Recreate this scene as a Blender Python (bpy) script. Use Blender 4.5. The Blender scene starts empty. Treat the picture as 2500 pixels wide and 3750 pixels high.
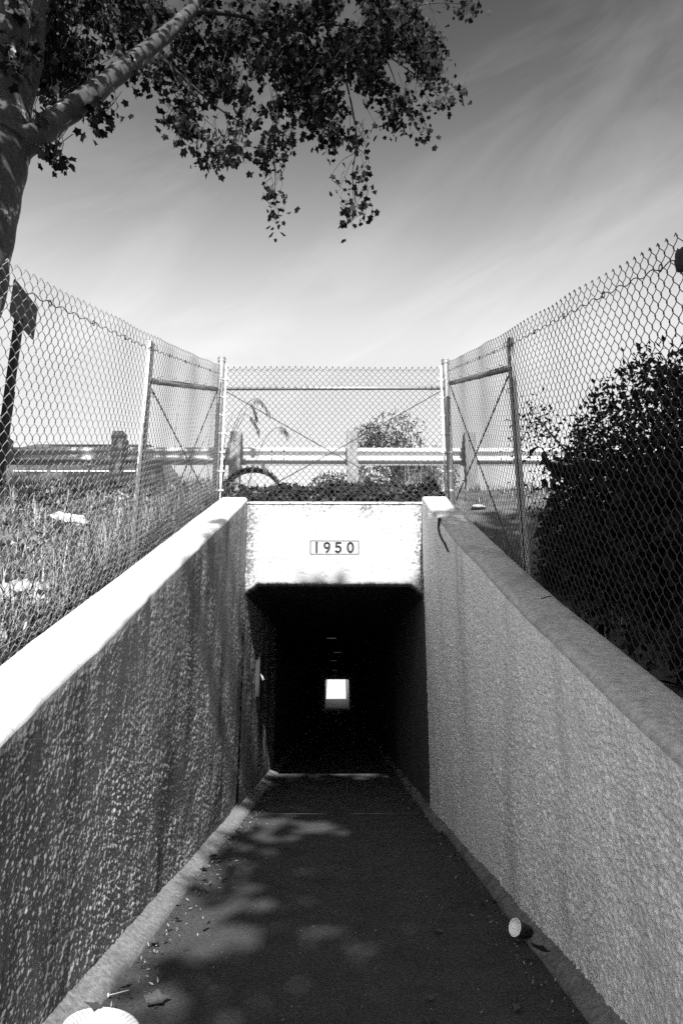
import bpy, bmesh, math, random
import numpy as np
from mathutils import Vector

random.seed(7)
rng = np.random.default_rng(7)
sc = bpy.context.scene
COL = sc.collection
R = math.radians

# ------------------------------------------------------------------ camera
CAM_H = 1.18
FPX = 2500.0                       # focal length in pixels of the 2500 x 3750 frame (24 mm lens)
PITCH = math.atan(665.0 / FPX)
YAW = math.atan(13.0 / FPX / math.cos(PITCH))
cd = bpy.data.cameras.new("camera")
cd.lens = 24.0
cd.sensor_width = 36.0
cd.sensor_fit = 'AUTO'
cd.clip_start = 0.05
cd.clip_end = 5000
cam = bpy.data.objects.new("camera", cd)
COL.objects.link(cam)
cam.location = (0, 0, CAM_H)
cam.rotation_euler = (math.pi / 2 + PITCH, 0, -YAW)
sc.camera = cam

# ------------------------------------------------------------------ sun and sky
SUN_A = 0.05                       # sideways part of the sun direction (from the right)
SUN_E = 0.66                       # rise over run towards the sun, behind the camera
sun_vec = Vector((SUN_A, -1.0, SUN_E)).normalized()
sd = bpy.data.lights.new("sun", 'SUN')
sd.energy = 5.0
sd.angle = R(0.53)
sd.color = (1.0, 1.0, 1.0)
sun = bpy.data.objects.new("sun", sd)
COL.objects.link(sun)
sun.rotation_euler = sun_vec.to_track_quat('Z', 'Y').to_euler()

w = bpy.data.worlds.new("World")
sc.world = w
w.use_nodes = True
nt = w.node_tree
for n in list(nt.nodes):
    nt.nodes.remove(n)
N, L = nt.nodes.new, nt.links.new
sky = N('ShaderNodeTexSky')
sky.sky_type = 'NISHITA'
sky.sun_disc = False
sky.sun_elevation = math.asin(sun_vec.z)
sky.sun_rotation = math.atan2(sun_vec.x, sun_vec.y)
sky.air_density = 1.0
sky.dust_density = 1.2
sky.ozone_density = 1.0
sep = N('ShaderNodeSeparateColor')
L(sky.outputs[0], sep.inputs[0])
# black-and-white film behind a red filter: the red part of the sky through a film's contrast curve
EXPO = 1.5
m4 = N('ShaderNodeMapRange'); m4.interpolation_type = 'SMOOTHSTEP'
m4.inputs['From Min'].default_value = 0.58; m4.inputs['From Max'].default_value = 1.38
m4.inputs['To Min'].default_value = 0.045; m4.inputs['To Max'].default_value = 0.86
L(sep.outputs[0], m4.inputs[0])
# thin drifting cirrus over the whole sky
tc = N('ShaderNodeTexCoord')
mp = N('ShaderNodeMapping'); mp.vector_type = 'TEXTURE'
mp.inputs['Rotation'].default_value = (0.0, R(-27), R(8))
mp.inputs['Scale'].default_value = (0.9, 0.5, 0.18)
L(tc.outputs['Generated'], mp.inputs[0])
nz = N('ShaderNodeTexNoise'); nz.inputs['Scale'].default_value = 1.7
nz.inputs['Detail'].default_value = 7; nz.inputs['Roughness'].default_value = 0.58
nz.inputs['Distortion'].default_value = 0.55
L(mp.outputs[0], nz.inputs['Vector'])
cr = N('ShaderNodeMapRange')
cr.inputs['From Min'].default_value = 0.46; cr.inputs['From Max'].default_value = 0.80
cr.inputs['To Min'].default_value = 0.0; cr.inputs['To Max'].default_value = 0.15
L(nz.outputs[0], cr.inputs[0])
ca = N('ShaderNodeMath'); ca.operation = 'ADD'
hz1 = N('ShaderNodeMath'); hz1.operation = 'SUBTRACT'; hz1.inputs[1].default_value = 1.6; L(sep.outputs[0], hz1.inputs[0])
hz2 = N('ShaderNodeMath'); hz2.operation = 'MAXIMUM'; hz2.inputs[1].default_value = 0.0; L(hz1.outputs[0], hz2.inputs[0])
hz3 = N('ShaderNodeMath'); hz3.operation = 'MULTIPLY_ADD'; hz3.inputs[1].default_value = 0.25; L(hz2.outputs[0], hz3.inputs[0]); L(m4.outputs[0], hz3.inputs[2])
L(hz3.outputs[0], ca.inputs[0]); L(cr.outputs[0], ca.inputs[1])
bg = N('ShaderNodeBackground'); bg.inputs['Strength'].default_value = 0.10
gain = N('ShaderNodeMath'); gain.operation = 'MULTIPLY'; gain.inputs[1].default_value = 10.0 / 2 ** EXPO
L(ca.outputs[0], gain.inputs[0]); L(gain.outputs[0], bg.inputs['Color'])
wo = N('ShaderNodeOutputWorld')
L(bg.outputs[0], wo.inputs['Surface'])

sc.view_settings.view_transform = 'Standard'
sc.view_settings.look = 'None'
sc.view_settings.gamma = 1.0
sc.view_settings.use_curve_mapping = False
sc.view_settings.exposure = EXPO
sc.render.engine = 'CYCLES'
sc.cycles.use_denoising = False
sc.cycles.max_bounces = 6
sc.cycles.diffuse_bounces = 3

# ------------------------------------------------------------------ pixel rays (frame of 2500 x 3750)
def ray(px, py):
    u = (px - 1250) / FPX; v = (1875 - py) / FPX
    d = (u, math.cos(PITCH) - v * math.sin(PITCH), math.sin(PITCH) + v * math.cos(PITCH))
    c, s = math.cos(-YAW), math.sin(-YAW)
    return (c * d[0] - s * d[1], s * d[0] + c * d[1], d[2])
def at(px, py, Y):
    d = ray(px, py); t = Y / d[1]
    return Vector((d[0] * t, Y, CAM_H + d[2] * t))
def at_x(px, py, X):
    d = ray(px, py); t = X / d[0]
    return Vector((X, d[1] * t, CAM_H + d[2] * t))
def at_floor(px, py, Z=0.0):
    d = ray(px, py); t = (Z - CAM_H) / d[2]
    return Vector((d[0] * t, d[1] * t, Z))

# ------------------------------------------------------------------ noise on arrays
def _hash(ix, iy, seed):
    h = (ix.astype(np.int64) * 374761393 + iy.astype(np.int64) * 668265263 + seed * 1442695041) & 0x7fffffff
    h = ((h ^ (h >> 13)) * 1274126177) & 0x7fffffff
    h = (h ^ (h >> 16)) & 0xffff
    return h / 65535.0
def vnoise(x, y, seed=0):
    ix, iy = np.floor(x), np.floor(y)
    fx, fy = x - ix, y - iy
    fx = fx * fx * (3 - 2 * fx); fy = fy * fy * (3 - 2 * fy)
    a = _hash(ix, iy, seed); b = _hash(ix + 1, iy, seed)
    c = _hash(ix, iy + 1, seed); d = _hash(ix + 1, iy + 1, seed)
    return (a + (b - a) * fx) * (1 - fy) + (c + (d - c) * fx) * fy
def fbm(x, y, seed=0, octaves=4):
    s = 0; a = 0.5; t = 0
    for o in range(octaves):
        s = s + a * vnoise(x * 2 ** o, y * 2 ** o, seed + o * 17); t += a; a *= 0.5
    return s / t
def cells(x, y, seed=0):
    ix, iy = np.floor(x), np.floor(y)
    best = np.full(x.shape, 9.0); val = np.zeros(x.shape)
    for dx in (-1, 0, 1):
        for dy in (-1, 0, 1):
            jx = ix + dx; jy = iy + dy
            qx = jx + 0.1 + 0.8 * _hash(jx, jy, seed); qy = jy + 0.1 + 0.8 * _hash(jx, jy, seed + 5)
            d = np.hypot(x - qx, y - qy)
            m = d < best
            best = np.where(m, d, best); val = np.where(m, _hash(jx, jy, seed + 9), val)
    return best, val

# ------------------------------------------------------------------ materials
MATS = {}
def mat(name, base, rough=0.8, var=0.0, scale=4.0, bump=0.0, bscale=60.0, stretch=(1, 1, 1), spec=0.3,
        metal=0.0, dark=None, dscale=1.5, dstretch=(1, 1, 1), dlo=0.5, dhi=0.7, attr=None, emit=None, coords='Object',
        trans=0.0, detail=6):
    if name in MATS:
        return MATS[name]
    m = bpy.data.materials.new(name); m.use_nodes = True
    t = m.node_tree; n = t.nodes; l = t.links.new
    b = n['Principled BSDF']
    b.inputs['Roughness'].default_value = rough
    b.inputs['Metallic'].default_value = metal
    b.inputs['Specular IOR Level'].default_value = spec
    g = (base, base, base, 1)
    b.inputs['Base Color'].default_value = g
    tcn = n.new('ShaderNodeTexCoord')
    def mapped(st):
        mm = n.new('ShaderNodeMapping'); mm.inputs['Scale'].default_value = st
        l(tcn.outputs[coords], mm.inputs[0]); return mm.outputs[0]
    col = None
    if attr:
        a = n.new('ShaderNodeAttribute'); a.attribute_name = attr
        col = a.outputs['Fac']
    if var > 0:
        z = n.new('ShaderNodeTexNoise'); z.inputs['Scale'].default_value = scale
        z.inputs['Detail'].default_value = detail; z.inputs['Roughness'].default_value = 0.65
        l(mapped(stretch), z.inputs['Vector'])
        r = n.new('ShaderNodeMapRange')
        r.inputs['From Min'].default_value = 0.25; r.inputs['From Max'].default_value = 0.75
        r.inputs['To Min'].default_value = base * (1 - var); r.inputs['To Max'].default_value = base * (1 + var)
        l(z.outputs[0], r.inputs[0])
        if col is not None:
            k = n.new('ShaderNodeMath'); k.operation = 'MULTIPLY'
            k.inputs[1].default_value = 1.0 / base
            l(r.outputs[0], k.inputs[0])
            k2 = n.new('ShaderNodeMath'); k2.operation = 'MULTIPLY'
            l(col, k2.inputs[0]); l(k.outputs[0], k2.inputs[1]); col = k2.outputs[0]
        else:
            col = r.outputs[0]
    if dark is not None:
        z = n.new('ShaderNodeTexNoise'); z.inputs['Scale'].default_value = dscale
        z.inputs['Detail'].default_value = 8; z.inputs['Roughness'].default_value = 0.7
        l(mapped(dstretch), z.inputs['Vector'])
        r = n.new('ShaderNodeMapRange')
        r.inputs['From Min'].default_value = dlo; r.inputs['From Max'].default_value = dhi
        l(z.outputs[0], r.inputs[0])
        mx = n.new('ShaderNodeMix'); mx.data_type = 'FLOAT'
        l(r.outputs[0], mx.inputs[0])
        if col is not None: l(col, mx.inputs[2])
        else: mx.inputs[2].default_value = base
        mx.inputs[3].default_value = dark
        col = mx.outputs[0]
    if col is not None:
        l(col, b.inputs['Base Color'])
    if bump > 0:
        z = n.new('ShaderNodeTexNoise'); z.inputs['Scale'].default_value = bscale
        z.inputs['Detail'].default_value = 5; z.inputs['Roughness'].default_value = 0.6
        l(mapped((1, 1, 1)), z.inputs['Vector'])
        bn = n.new('ShaderNodeBump'); bn.inputs['Strength'].default_value = bump
        bn.inputs['Distance'].default_value = 0.02
        l(z.outputs[0], bn.inputs['Height']); l(bn.outputs[0], b.inputs['Normal'])
    if trans > 0:
        tr = n.new('ShaderNodeBsdfTranslucent')
        if col is not None: l(col, tr.inputs[0])
        else: tr.inputs[0].default_value = g
        ms = n.new('ShaderNodeMixShader'); ms.inputs[0].default_value = trans
        l(b.outputs[0], ms.inputs[1]); l(tr.outputs[0], ms.inputs[2])
        l(ms.outputs[0], n['Material Output'].inputs['Surface'])
    if emit:
        b.inputs['Emission Color'].default_value = (1, 1, 1, 1)
        b.inputs['Emission Strength'].default_value = emit
    MATS[name] = m
    return m

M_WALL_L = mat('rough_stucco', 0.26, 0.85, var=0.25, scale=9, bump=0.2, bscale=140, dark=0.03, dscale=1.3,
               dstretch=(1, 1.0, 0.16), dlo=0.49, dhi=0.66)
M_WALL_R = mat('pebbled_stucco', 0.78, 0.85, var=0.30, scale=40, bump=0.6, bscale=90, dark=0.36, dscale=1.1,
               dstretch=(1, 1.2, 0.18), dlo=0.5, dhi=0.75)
M_CAP = mat('pale_cap_plaster', 0.44, 0.8, var=0.12, scale=5, bump=0.12, bscale=90, dark=0.4, dscale=2.5, dlo=0.66, dhi=0.8)
M_CAP_R = mat('weathered_cap_concrete', 0.34, 0.9, var=0.4, scale=30, bump=0.3, bscale=130, dark=0.16, dscale=2.2,
              stretch=(1, 1.2, 1), dlo=0.5, dhi=0.72)
M_HEAD = mat('white_rough_plaster', 0.25, 0.8, var=0.08, scale=8, bump=0.5, bscale=45, dark=0.22, dscale=26, dlo=0.69, dhi=0.74)
def plaster_grime(m):
    t = m.node_tree; n = t.nodes; l = t.links.new
    bs = n['Principled BSDF']; old = bs.inputs['Base Color'].links[0].from_socket
    tcn = n.new('ShaderNodeTexCoord'); sp = n.new('ShaderNodeSeparateXYZ'); l(tcn.outputs['Object'], sp.inputs[0])
    def mr(src, a, b_, c, d):
        r = n.new('ShaderNodeMapRange'); r.inputs['From Min'].default_value = a; r.inputs['From Max'].default_value = b_
        r.inputs['To Min'].default_value = c; r.inputs['To Max'].default_value = d; l(src, r.inputs[0]); return r.outputs[0]
    def op(o, a, b_):
        k = n.new('ShaderNodeMath'); k.operation = o
        l(a, k.inputs[0])
        if isinstance(b_, float): k.inputs[1].default_value = b_
        else: l(b_, k.inputs[1])
        return k.outputs[0]
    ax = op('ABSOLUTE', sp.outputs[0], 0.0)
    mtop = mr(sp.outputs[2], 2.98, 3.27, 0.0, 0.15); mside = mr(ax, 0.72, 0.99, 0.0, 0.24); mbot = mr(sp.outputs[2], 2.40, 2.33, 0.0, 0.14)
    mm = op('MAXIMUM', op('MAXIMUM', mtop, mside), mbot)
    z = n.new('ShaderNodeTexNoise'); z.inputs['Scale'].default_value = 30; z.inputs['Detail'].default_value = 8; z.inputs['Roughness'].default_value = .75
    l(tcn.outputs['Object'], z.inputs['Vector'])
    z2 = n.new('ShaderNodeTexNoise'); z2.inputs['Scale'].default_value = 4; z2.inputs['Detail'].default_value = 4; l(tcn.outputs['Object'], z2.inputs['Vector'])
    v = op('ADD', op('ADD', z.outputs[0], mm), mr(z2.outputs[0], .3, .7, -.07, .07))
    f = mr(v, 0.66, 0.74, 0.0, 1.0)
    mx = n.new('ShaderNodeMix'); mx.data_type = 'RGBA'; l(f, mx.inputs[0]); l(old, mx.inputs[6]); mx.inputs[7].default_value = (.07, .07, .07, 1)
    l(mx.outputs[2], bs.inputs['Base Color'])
plaster_grime(M_HEAD)
M_STAIN = mat('stained_plaster', 0.5, 0.85, var=0.3, scale=30, bump=0.4, bscale=60, dark=0.08, dscale=14, dlo=0.52, dhi=0.62)
M_FLOOR = mat('worn_dark_path', 0.05, 0.9, var=0.75, scale=70, bump=0.8, bscale=150, dark=0.025, dscale=3.2, dlo=0.45, dhi=0.75)
M_KERB = mat('kerb_concrete', 0.16, 0.9, var=0.6, scale=45, bump=0.4, bscale=140, dark=0.045, dscale=4.0, dlo=0.5, dhi=0.7)
M_TUN = mat('dark_tunnel_concrete', 0.03, 0.95, var=0.3, scale=6)  # darkness of the deep tunnel is put into this colour
M_GROUND = mat('dry_soil', 0.1, 0.95, var=0.55, scale=6, bump=0.6, bscale=30, dark=0.05, dscale=2.0, dlo=0.45, dhi=0.65)
M_ROAD = mat('asphalt', 0.06, 0.9, var=0.3, scale=20, bump=0.3, bscale=200)
M_PAINT = mat('road_paint', 0.7, 0.7, var=0.15, scale=10)
M_WIRE = mat('galvanised_wire', 0.17, 0.5, metal=0.2, spec=0.4, var=0.35, scale=25)
M_WIRE_DARK = mat('darkened_wire', 0.035, 0.6, metal=0.2, spec=0.3, var=0.35, scale=25)  # darker copy of the wire: shade and silhouette against sky put into colour
M_STEEL = mat('galvanised_steel', 0.22, 0.5, metal=0.35, spec=0.5, var=0.25, scale=14)
M_TPOST = mat('painted_post', 0.34, 0.6, metal=0.1, var=0.3, scale=9, dark=0.2, dscale=6, dlo=0.58, dhi=0.7)
M_DARKSTEEL = mat('rusty_cable', 0.06, 0.7, metal=0.3, var=0.4, scale=30)
M_BEAM = mat('guardrail_zinc', 0.4, 0.5, metal=0.15, var=0.12, scale=3)
M_TIMBER = mat('weathered_timber', 0.15, 0.9, var=0.5, scale=5, stretch=(3, 3, 0.4), bump=0.4, bscale=40, dark=0.08, dscale=2, dlo=0.5, dhi=0.68)
M_BARK = mat('mottled_bark', 0.03, 0.85, var=0.6, scale=9, bump=0.4, bscale=20, dark=0.28, dscale=2.6, dlo=0.56, dhi=0.63)
M_TWIG = mat('twig_bark', 0.02, 0.9, var=0.3, scale=8)
M_LEAF = mat('tree_leaf', 0.03, 0.7, attr='tone', spec=0.06, trans=0.04)
M_LEAF1 = mat('tree_leaf_single', 0.016, 0.55, var=0.3, scale=3, spec=0.12, trans=0.05)
M_BUSH = mat('bush_leaf', 0.03, 0.7, attr='tone', spec=0.15)
M_PALE = mat('oleander_leaf', 0.12, 0.6, attr='tone', trans=0.15)
M_GRASS = mat('grass_blade', 0.15, 0.8, attr='tone', trans=0.15, spec=0.2)
M_LITTERLEAF = mat('dry_leaf', 0.045, 0.8, var=0.5, scale=12, bump=0.3, bscale=40)
M_WHITE = mat('white_paper', 0.34, 0.7, var=0.08, scale=8, dark=0.3, dscale=7, dlo=0.62, dhi=0.75)
M_CLOTH = mat('white_cloth', 0.5, 0.9, var=0.12, scale=5, bump=0.3, bscale=20)
M_GREYPLASTIC = mat('dusty_plastic', 0.24, 0.6, var=0.25, scale=12, dark=0.12, dscale=5, dlo=0.55, dhi=0.7, bump=0.15, bscale=60)
M_BLACK = mat('black_rubber', 0.015, 0.7, var=0.3, scale=12, bump=0.3, bscale=50)
M_SIGN = mat('dark_sign_back', 0.012, 0.6, var=0.3, scale=4)
M_SIGNPOST = mat('dark_post', 0.02, 0.85, var=0.4, scale=6, stretch=(2, 2, 0.4))
M_CRACK = mat('crack_void', 0.025, 1.0)
M_CAR = mat('car_paint', 0.05, 0.25, spec=0.5, var=0.1, scale=2)
M_GLASS = mat('car_glass', 0.03, 0.04, spec=0.9)
M_CHROME = mat('chrome', 0.75, 0.15, metal=1.0)
M_RUBBER = mat('tyre', 0.02, 0.85)
M_REED = mat('dry_reed', 0.07, 0.8, var=0.4, scale=8, trans=0.1)
M_LAMP = mat('lamp_glow', 0.6, 0.5, emit=0.018)
M_CUP = mat('cup_paper', 0.03, 0.5, var=0.2, scale=10)
M_CUPIN = mat('cup_inside', 0.8, 0.5)
M_CONDUIT = mat('conduit_metal', 0.35, 0.5, metal=0.4, var=0.3, scale=10)

# ------------------------------------------------------------------ object helpers
def link(name, me, m=None, parent=None, smooth=False):
    o = bpy.data.objects.new(name, me); COL.objects.link(o)
    if m is not None and len(me.materials) == 0: me.materials.append(m)
    if parent is not None: o.parent = parent
    if smooth: me.polygons.foreach_set('use_smooth', [True] * len(me.polygons))
    return o
def tag(o, label=None, cat=None, group=None, kind=None):
    if label: o['label'] = label
    if cat: o['category'] = cat
    if group: o['group'] = group
    if kind: o['kind'] = kind
    return o
def thing(name, label, cat, loc=(0, 0, 0), group=None):
    o = bpy.data.objects.new(name, None); COL.objects.link(o); o.location = loc
    o.empty_display_size = 0.1
    return tag(o, label, cat, group)

class MB:
    def __init__(s): s.v = []; s.f = []
    def add(s, vs, fs):
        b = len(s.v); s.v += [tuple(v) for v in vs]; s.f += [tuple(b + i for i in f) for f in fs]
    def box(s, x0, x1, y0, y1, z0, z1, bev=0.0):
        if bev <= 0:
            vs = [(x, y, z) for z in (z0, z1) for y in (y0, y1) for x in (x0, x1)]
            s.add(vs, [(0, 2, 3, 1), (4, 5, 7, 6), (0, 1, 5, 4), (2, 6, 7, 3), (0, 4, 6, 2), (1, 3, 7, 5)])
            return
        bm = bmesh.new(); bmesh.ops.create_cube(bm, size=1)
        for v in bm.verts:
            v.co = Vector((x0 + (v.co.x + .5) * (x1 - x0), y0 + (v.co.y + .5) * (y1 - y0), z0 + (v.co.z + .5) * (z1 - z0)))
        bmesh.ops.bevel(bm, geom=list(bm.edges), offset=bev, segments=2, affect='EDGES', profile=0.5)
        bm.verts.index_update()
        s.add([v.co[:] for v in bm.verts], [[v.index for v in f.verts] for f in bm.faces]); bm.free()
    def tube(s, pts, rad, sides=6, cap=True):
        pts = [Vector(p) for p in pts]; n = len(pts)
        if not hasattr(rad, '__len__'): rad = [rad] * n
        b = len(s.v); ref = None
        for i, p in enumerate(pts):
            t = (pts[min(i + 1, n - 1)] - pts[max(i - 1, 0)])
            t = t.normalized() if t.length > 1e-9 else Vector((0, 0, 1))
            if ref is None:
                ref = t.orthogonal().normalized()
            else:
                ref = (ref - t * ref.dot(t))
                ref = ref.normalized() if ref.length > 1e-6 else t.orthogonal().normalized()
            q = t.cross(ref)
            for k in range(sides):
                a = 2 * math.pi * k / sides
                s.v.append(tuple(p + (ref * math.cos(a) + q * math.sin(a)) * rad[i]))
        for i in range(n - 1):
            for k in range(sides):
                k2 = (k + 1) % sides
                s.f.append((b + i * sides + k, b + i * sides + k2, b + (i + 1) * sides + k2, b + (i + 1) * sides + k))
        if cap:
            s.f.append(tuple(b + k for k in range(sides))[::-1])
            s.f.append(tuple(b + (n - 1) * sides + k for k in range(sides)))
    def lathe(s, prof, seg=24, org=(0, 0, 0)):
        b = len(s.v)
        for r, z in prof:
            for k in range(seg):
                a = 2 * math.pi * k / seg
                s.v.append((org[0] + r * math.cos(a), org[1] + r * math.sin(a), org[2] + z))
        for i in range(len(prof) - 1):
            for k in range(seg):
                k2 = (k + 1) % seg
                s.f.append((b + i * seg + k, b + i * seg + k2, b + (i + 1) * seg + k2, b + (i + 1) * seg + k))
    def extrude(s, poly, axis, a, b):
        n = len(poly)
        def pt(u, v, w):
            return {'x': (w, u, v), 'y': (u, w, v), 'z': (u, v, w)}[axis]
        vs = [pt(u, v, a) for u, v in poly] + [pt(u, v, b) for u, v in poly]
        fs = [tuple(range(n))[::-1], tuple(range(n, 2 * n))] + [(i, (i + 1) % n, n + (i + 1) % n, n + i) for i in range(n)]
        s.add(vs, fs)
    def mesh(s, name):
        me = bpy.data.meshes.new(name); me.from_pydata(s.v, [], s.f); me.update()
        bm = bmesh.new(); bm.from_mesh(me); bmesh.ops.recalc_face_normals(bm, faces=bm.faces); bm.to_mesh(me); bm.free()
        return me
    def build(s, name, m, parent=None, smooth=False):
        return link(name, s.mesh(name), m, parent, smooth)

def np_mesh(name, verts, quads=None, tris=None, tone=None):
    me = bpy.data.meshes.new(name)
    verts = np.asarray(verts, dtype=np.float32)
    nq = 0 if quads is None else len(quads); ntri = 0 if tris is None else len(tris)
    me.vertices.add(len(verts)); me.vertices.foreach_set('co', verts.ravel())
    loops = []
    if nq: loops.append(np.asarray(quads, dtype=np.int32).ravel())
    if ntri: loops.append(np.asarray(tris, dtype=np.int32).ravel())
    lv = np.concatenate(loops)
    me.loops.add(len(lv)); me.loops.foreach_set('vertex_index', lv)
    me.polygons.add(nq + ntri)
    starts = np.concatenate([np.arange(nq) * 4, nq * 4 + np.arange(ntri) * 3]).astype(np.int32)
    me.polygons.foreach_set('loop_start', starts)
    if tone is not None:
        a = me.attributes.new('tone', 'FLOAT', 'POINT'); a.data.foreach_set('value', np.asarray(tone, dtype=np.float32))
    me.update(calc_edges=True); me.validate()
    return me
def grid_quads(nr, nc):
    i = np.arange(nr - 1)[:, None] * nc + np.arange(nc - 1)[None, :]
    i = i.ravel()
    return np.stack([i, i + 1, i + nc + 1, i + nc], 1)

# ------------------------------------------------------------------ the lie of the land
def top_left(Y): return 0.10 + 0.433 * np.asarray(Y, float)
def top_right(Y): return np.interp(Y, [0, 2.14, 2.73, 3.85, 5.5, 7.5, 9], [0.16, 1.0, 1.235, 1.69, 2.42, 3.36, 4.0])
def in_left(Y): return np.interp(Y, [0, 2.5, 7.5, 12], [-1.05, -1.035, -1.03, -1.03])
def in_right(Y): return np.interp(Y, [0, 2.2, 3.8, 7.5, 12], [1.03, 1.02, 1.0, 0.95, 0.95])
OUT_L, OUT_R = -1.33, 1.255
HEAD_Y = 7.5; FAR_Y = 59.0
def land(X, Y):
    X = np.asarray(X, float); Y = np.asarray(Y, float)
    z = np.interp(Y, [-400, -1, 0.3, 7.6, 8.3, 8.9, 10.4, 11.6, 54, 59, 70, 80, 3000],
                  [-0.1, -0.02, 0.12, 3.28, 3.62, 3.86, 4.36, 4.50, 4.50, 3.5, 2.0, 1.2, 1.0])
    rough = (fbm(X * 1.3 + 40, Y * 1.3 + 9, 3) - 0.5) * 0.16
    k = np.clip((Y - 0.5) / 1.5, 0, 1) * np.clip((11.3 - Y) / 0.8, 0, 1)
    side_dip = 0.13 * np.clip((7.2 - Y) / 1.5, 0, 1) * np.clip((2.6 - X) / 0.8, 0, 1) * (X > 0)
    return z + rough * k - 0.04 - side_dip
xs = np.concatenate([[-1500, -500, -200, -80, -40, -25], np.arange(-16, -1.34, 0.22), [-1.28], np.linspace(-1.0, 0.9, 10), [1.21],
                     np.arange(1.4, 16, 0.3), [25, 40, 80, 200, 500, 1500]])
ys = np.concatenate([[-1500, -400, -100, -30, -10, -4, -1], np.arange(-0.5, 7.5, 0.2), [7.66], np.arange(7.8, 12, 0.2),
                     np.linspace(13, 58.6, 16), [59.3], np.linspace(60, 82, 18), [100, 200, 500, 1500, 3000]])
GX, GY = np.meshgrid(xs, ys)
GZ = land(GX, GY)
q = grid_quads(len(ys), len(xs))
cx = GX.ravel()[q].mean(1); cy = GY.ravel()[q].mean(1)
slot = (cx > -1.28) & (cx < 1.21) & ((cy < 7.66) | (cy > 59.3)) & (cy < 82)
strip = (cy > 12.4) & (cy < 50)
q = q[~slot]
ground = link('ground', np_mesh('ground', np.stack([GX.ravel(), GY.ravel(), GZ.ravel()], 1), quads=q), M_GROUND, smooth=True)
tag(ground, kind='structure')

# road across the top of the embankment
b = MB(); b.box(-1500, 1500, 12.2, 50, 4.40, 4.476)
tag(b.build('road', M_ROAD), kind='structure')
for nm, y in (('lane_line', 12.6), ('lane_line', 16.4), ('lane_line', 20.2)):
    b = MB(); b.box(-300, 300, y, y + 0.12, 4.47, 4.480)
    tag(b.build('road_line', M_PAINT), kind='structure')

# walkway floor and tunnel floor
def floor_sheet(name, y0, y1, m, dy=0.25):
    X = np.linspace(-1.06, 1.06, 30); Y = np.arange(y0, y1 + 1e-6, dy)
    gx, gy = np.meshgrid(X, Y)
    z = (fbm(gx * 3, gy * 3, 5) - 0.5) * 0.012
    o = link(name, np_mesh(name, np.stack([gx.ravel(), gy.ravel(), z.ravel()], 1), quads=grid_quads(len(Y), len(X))), m, smooth=True)
    return tag(o, kind='structure')
floor_sheet('walkway_floor', -9.0, 7.47, M_FLOOR, 0.09)
floor_sheet('tunnel_floor', 7.495, 60.0, M_FLOOR, 0.5)
b = MB(); b.box(-1.06, 1.06, 7.40, 7.56, -0.08, -0.012)
tag(b.build('floor_joint', M_CRACK), kind='structure')

def kerb(name, side, y0, y1):
    Y = np.concatenate([np.arange(y0, min(y1, 12), 0.06), np.arange(min(y1, 12), y1, 1.0), [y1]])
    rows = []
    for y in Y:
        wv = 0.007 * (float(vnoise(np.array(y * 5.1), np.array(0.3 + side), 2)) - 0.5)
        if side < 0:
            xw = float(in_left(y)) - 0.02; xb = -0.925 + wv if y < 6.2 else -0.90 + wv
        else:
            xw = float(in_right(y)) + 0.02; xb = 0.93 + wv if y < 6.5 else 0.88 + wv
        z = 0.075 + wv
        prof = [(xw, z + 0.012), (xw + (xb - xw) * .3, z * .86), (xw + (xb - xw) * .7, z * 0.5), (xb, 0.016), (xb, -0.06)]
        rows.append([(px_, y, pz_) for px_, pz_ in prof])
    V = np.array(rows).reshape(-1, 3)
    o = link(name, np_mesh(name, V, quads=grid_quads(len(Y), 5)), M_KERB, smooth=True)
    return tag(o, kind='structure')
kerb('kerb', -1, -6, 60)
kerb('kerb', 1, -6, 60)

# ------------------------------------------------------------------ pebble-dashed retaining walls
def pebble(y, z, size, seed):
    wx = (fbm(y * .35 / size, z * .35 / size, seed) - 0.5) * size * 1.1; wz = (fbm(y * .35 / size + 7, z * .35 / size, seed + 3) - 0.5) * size * 1.1
    d, v = cells((y + wx) / size, (z + wz) / (size * 1.1), seed)
    return np.clip(1 - (d / 0.58) ** 1.6, 0, 1) * (0.30 + 0.70 * v)
def wall_face(y, z, amp, size, seed):
    broad = fbm(y * 2.2, z * 2.2, seed + 31) - 0.5
    patch = np.clip(fbm(y * 1.6, z * 0.7, seed + 4) * 2.2 - 0.30, .45, 1)
    mid = np.clip(fbm(y * 7, z * 7, seed + 21) * 2 - .45, .2, 1.1)
    fine = (pebble(y, z, size, seed) * 0.6 * mid + 0.55 * pebble(y + .3, z + .7, size * 0.52, seed + 11)) * patch + 0.35 * (fbm(y * 55, z * 50, seed + 6, 3) - .5)
    return amp * fine + 0.022 * broad
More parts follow.
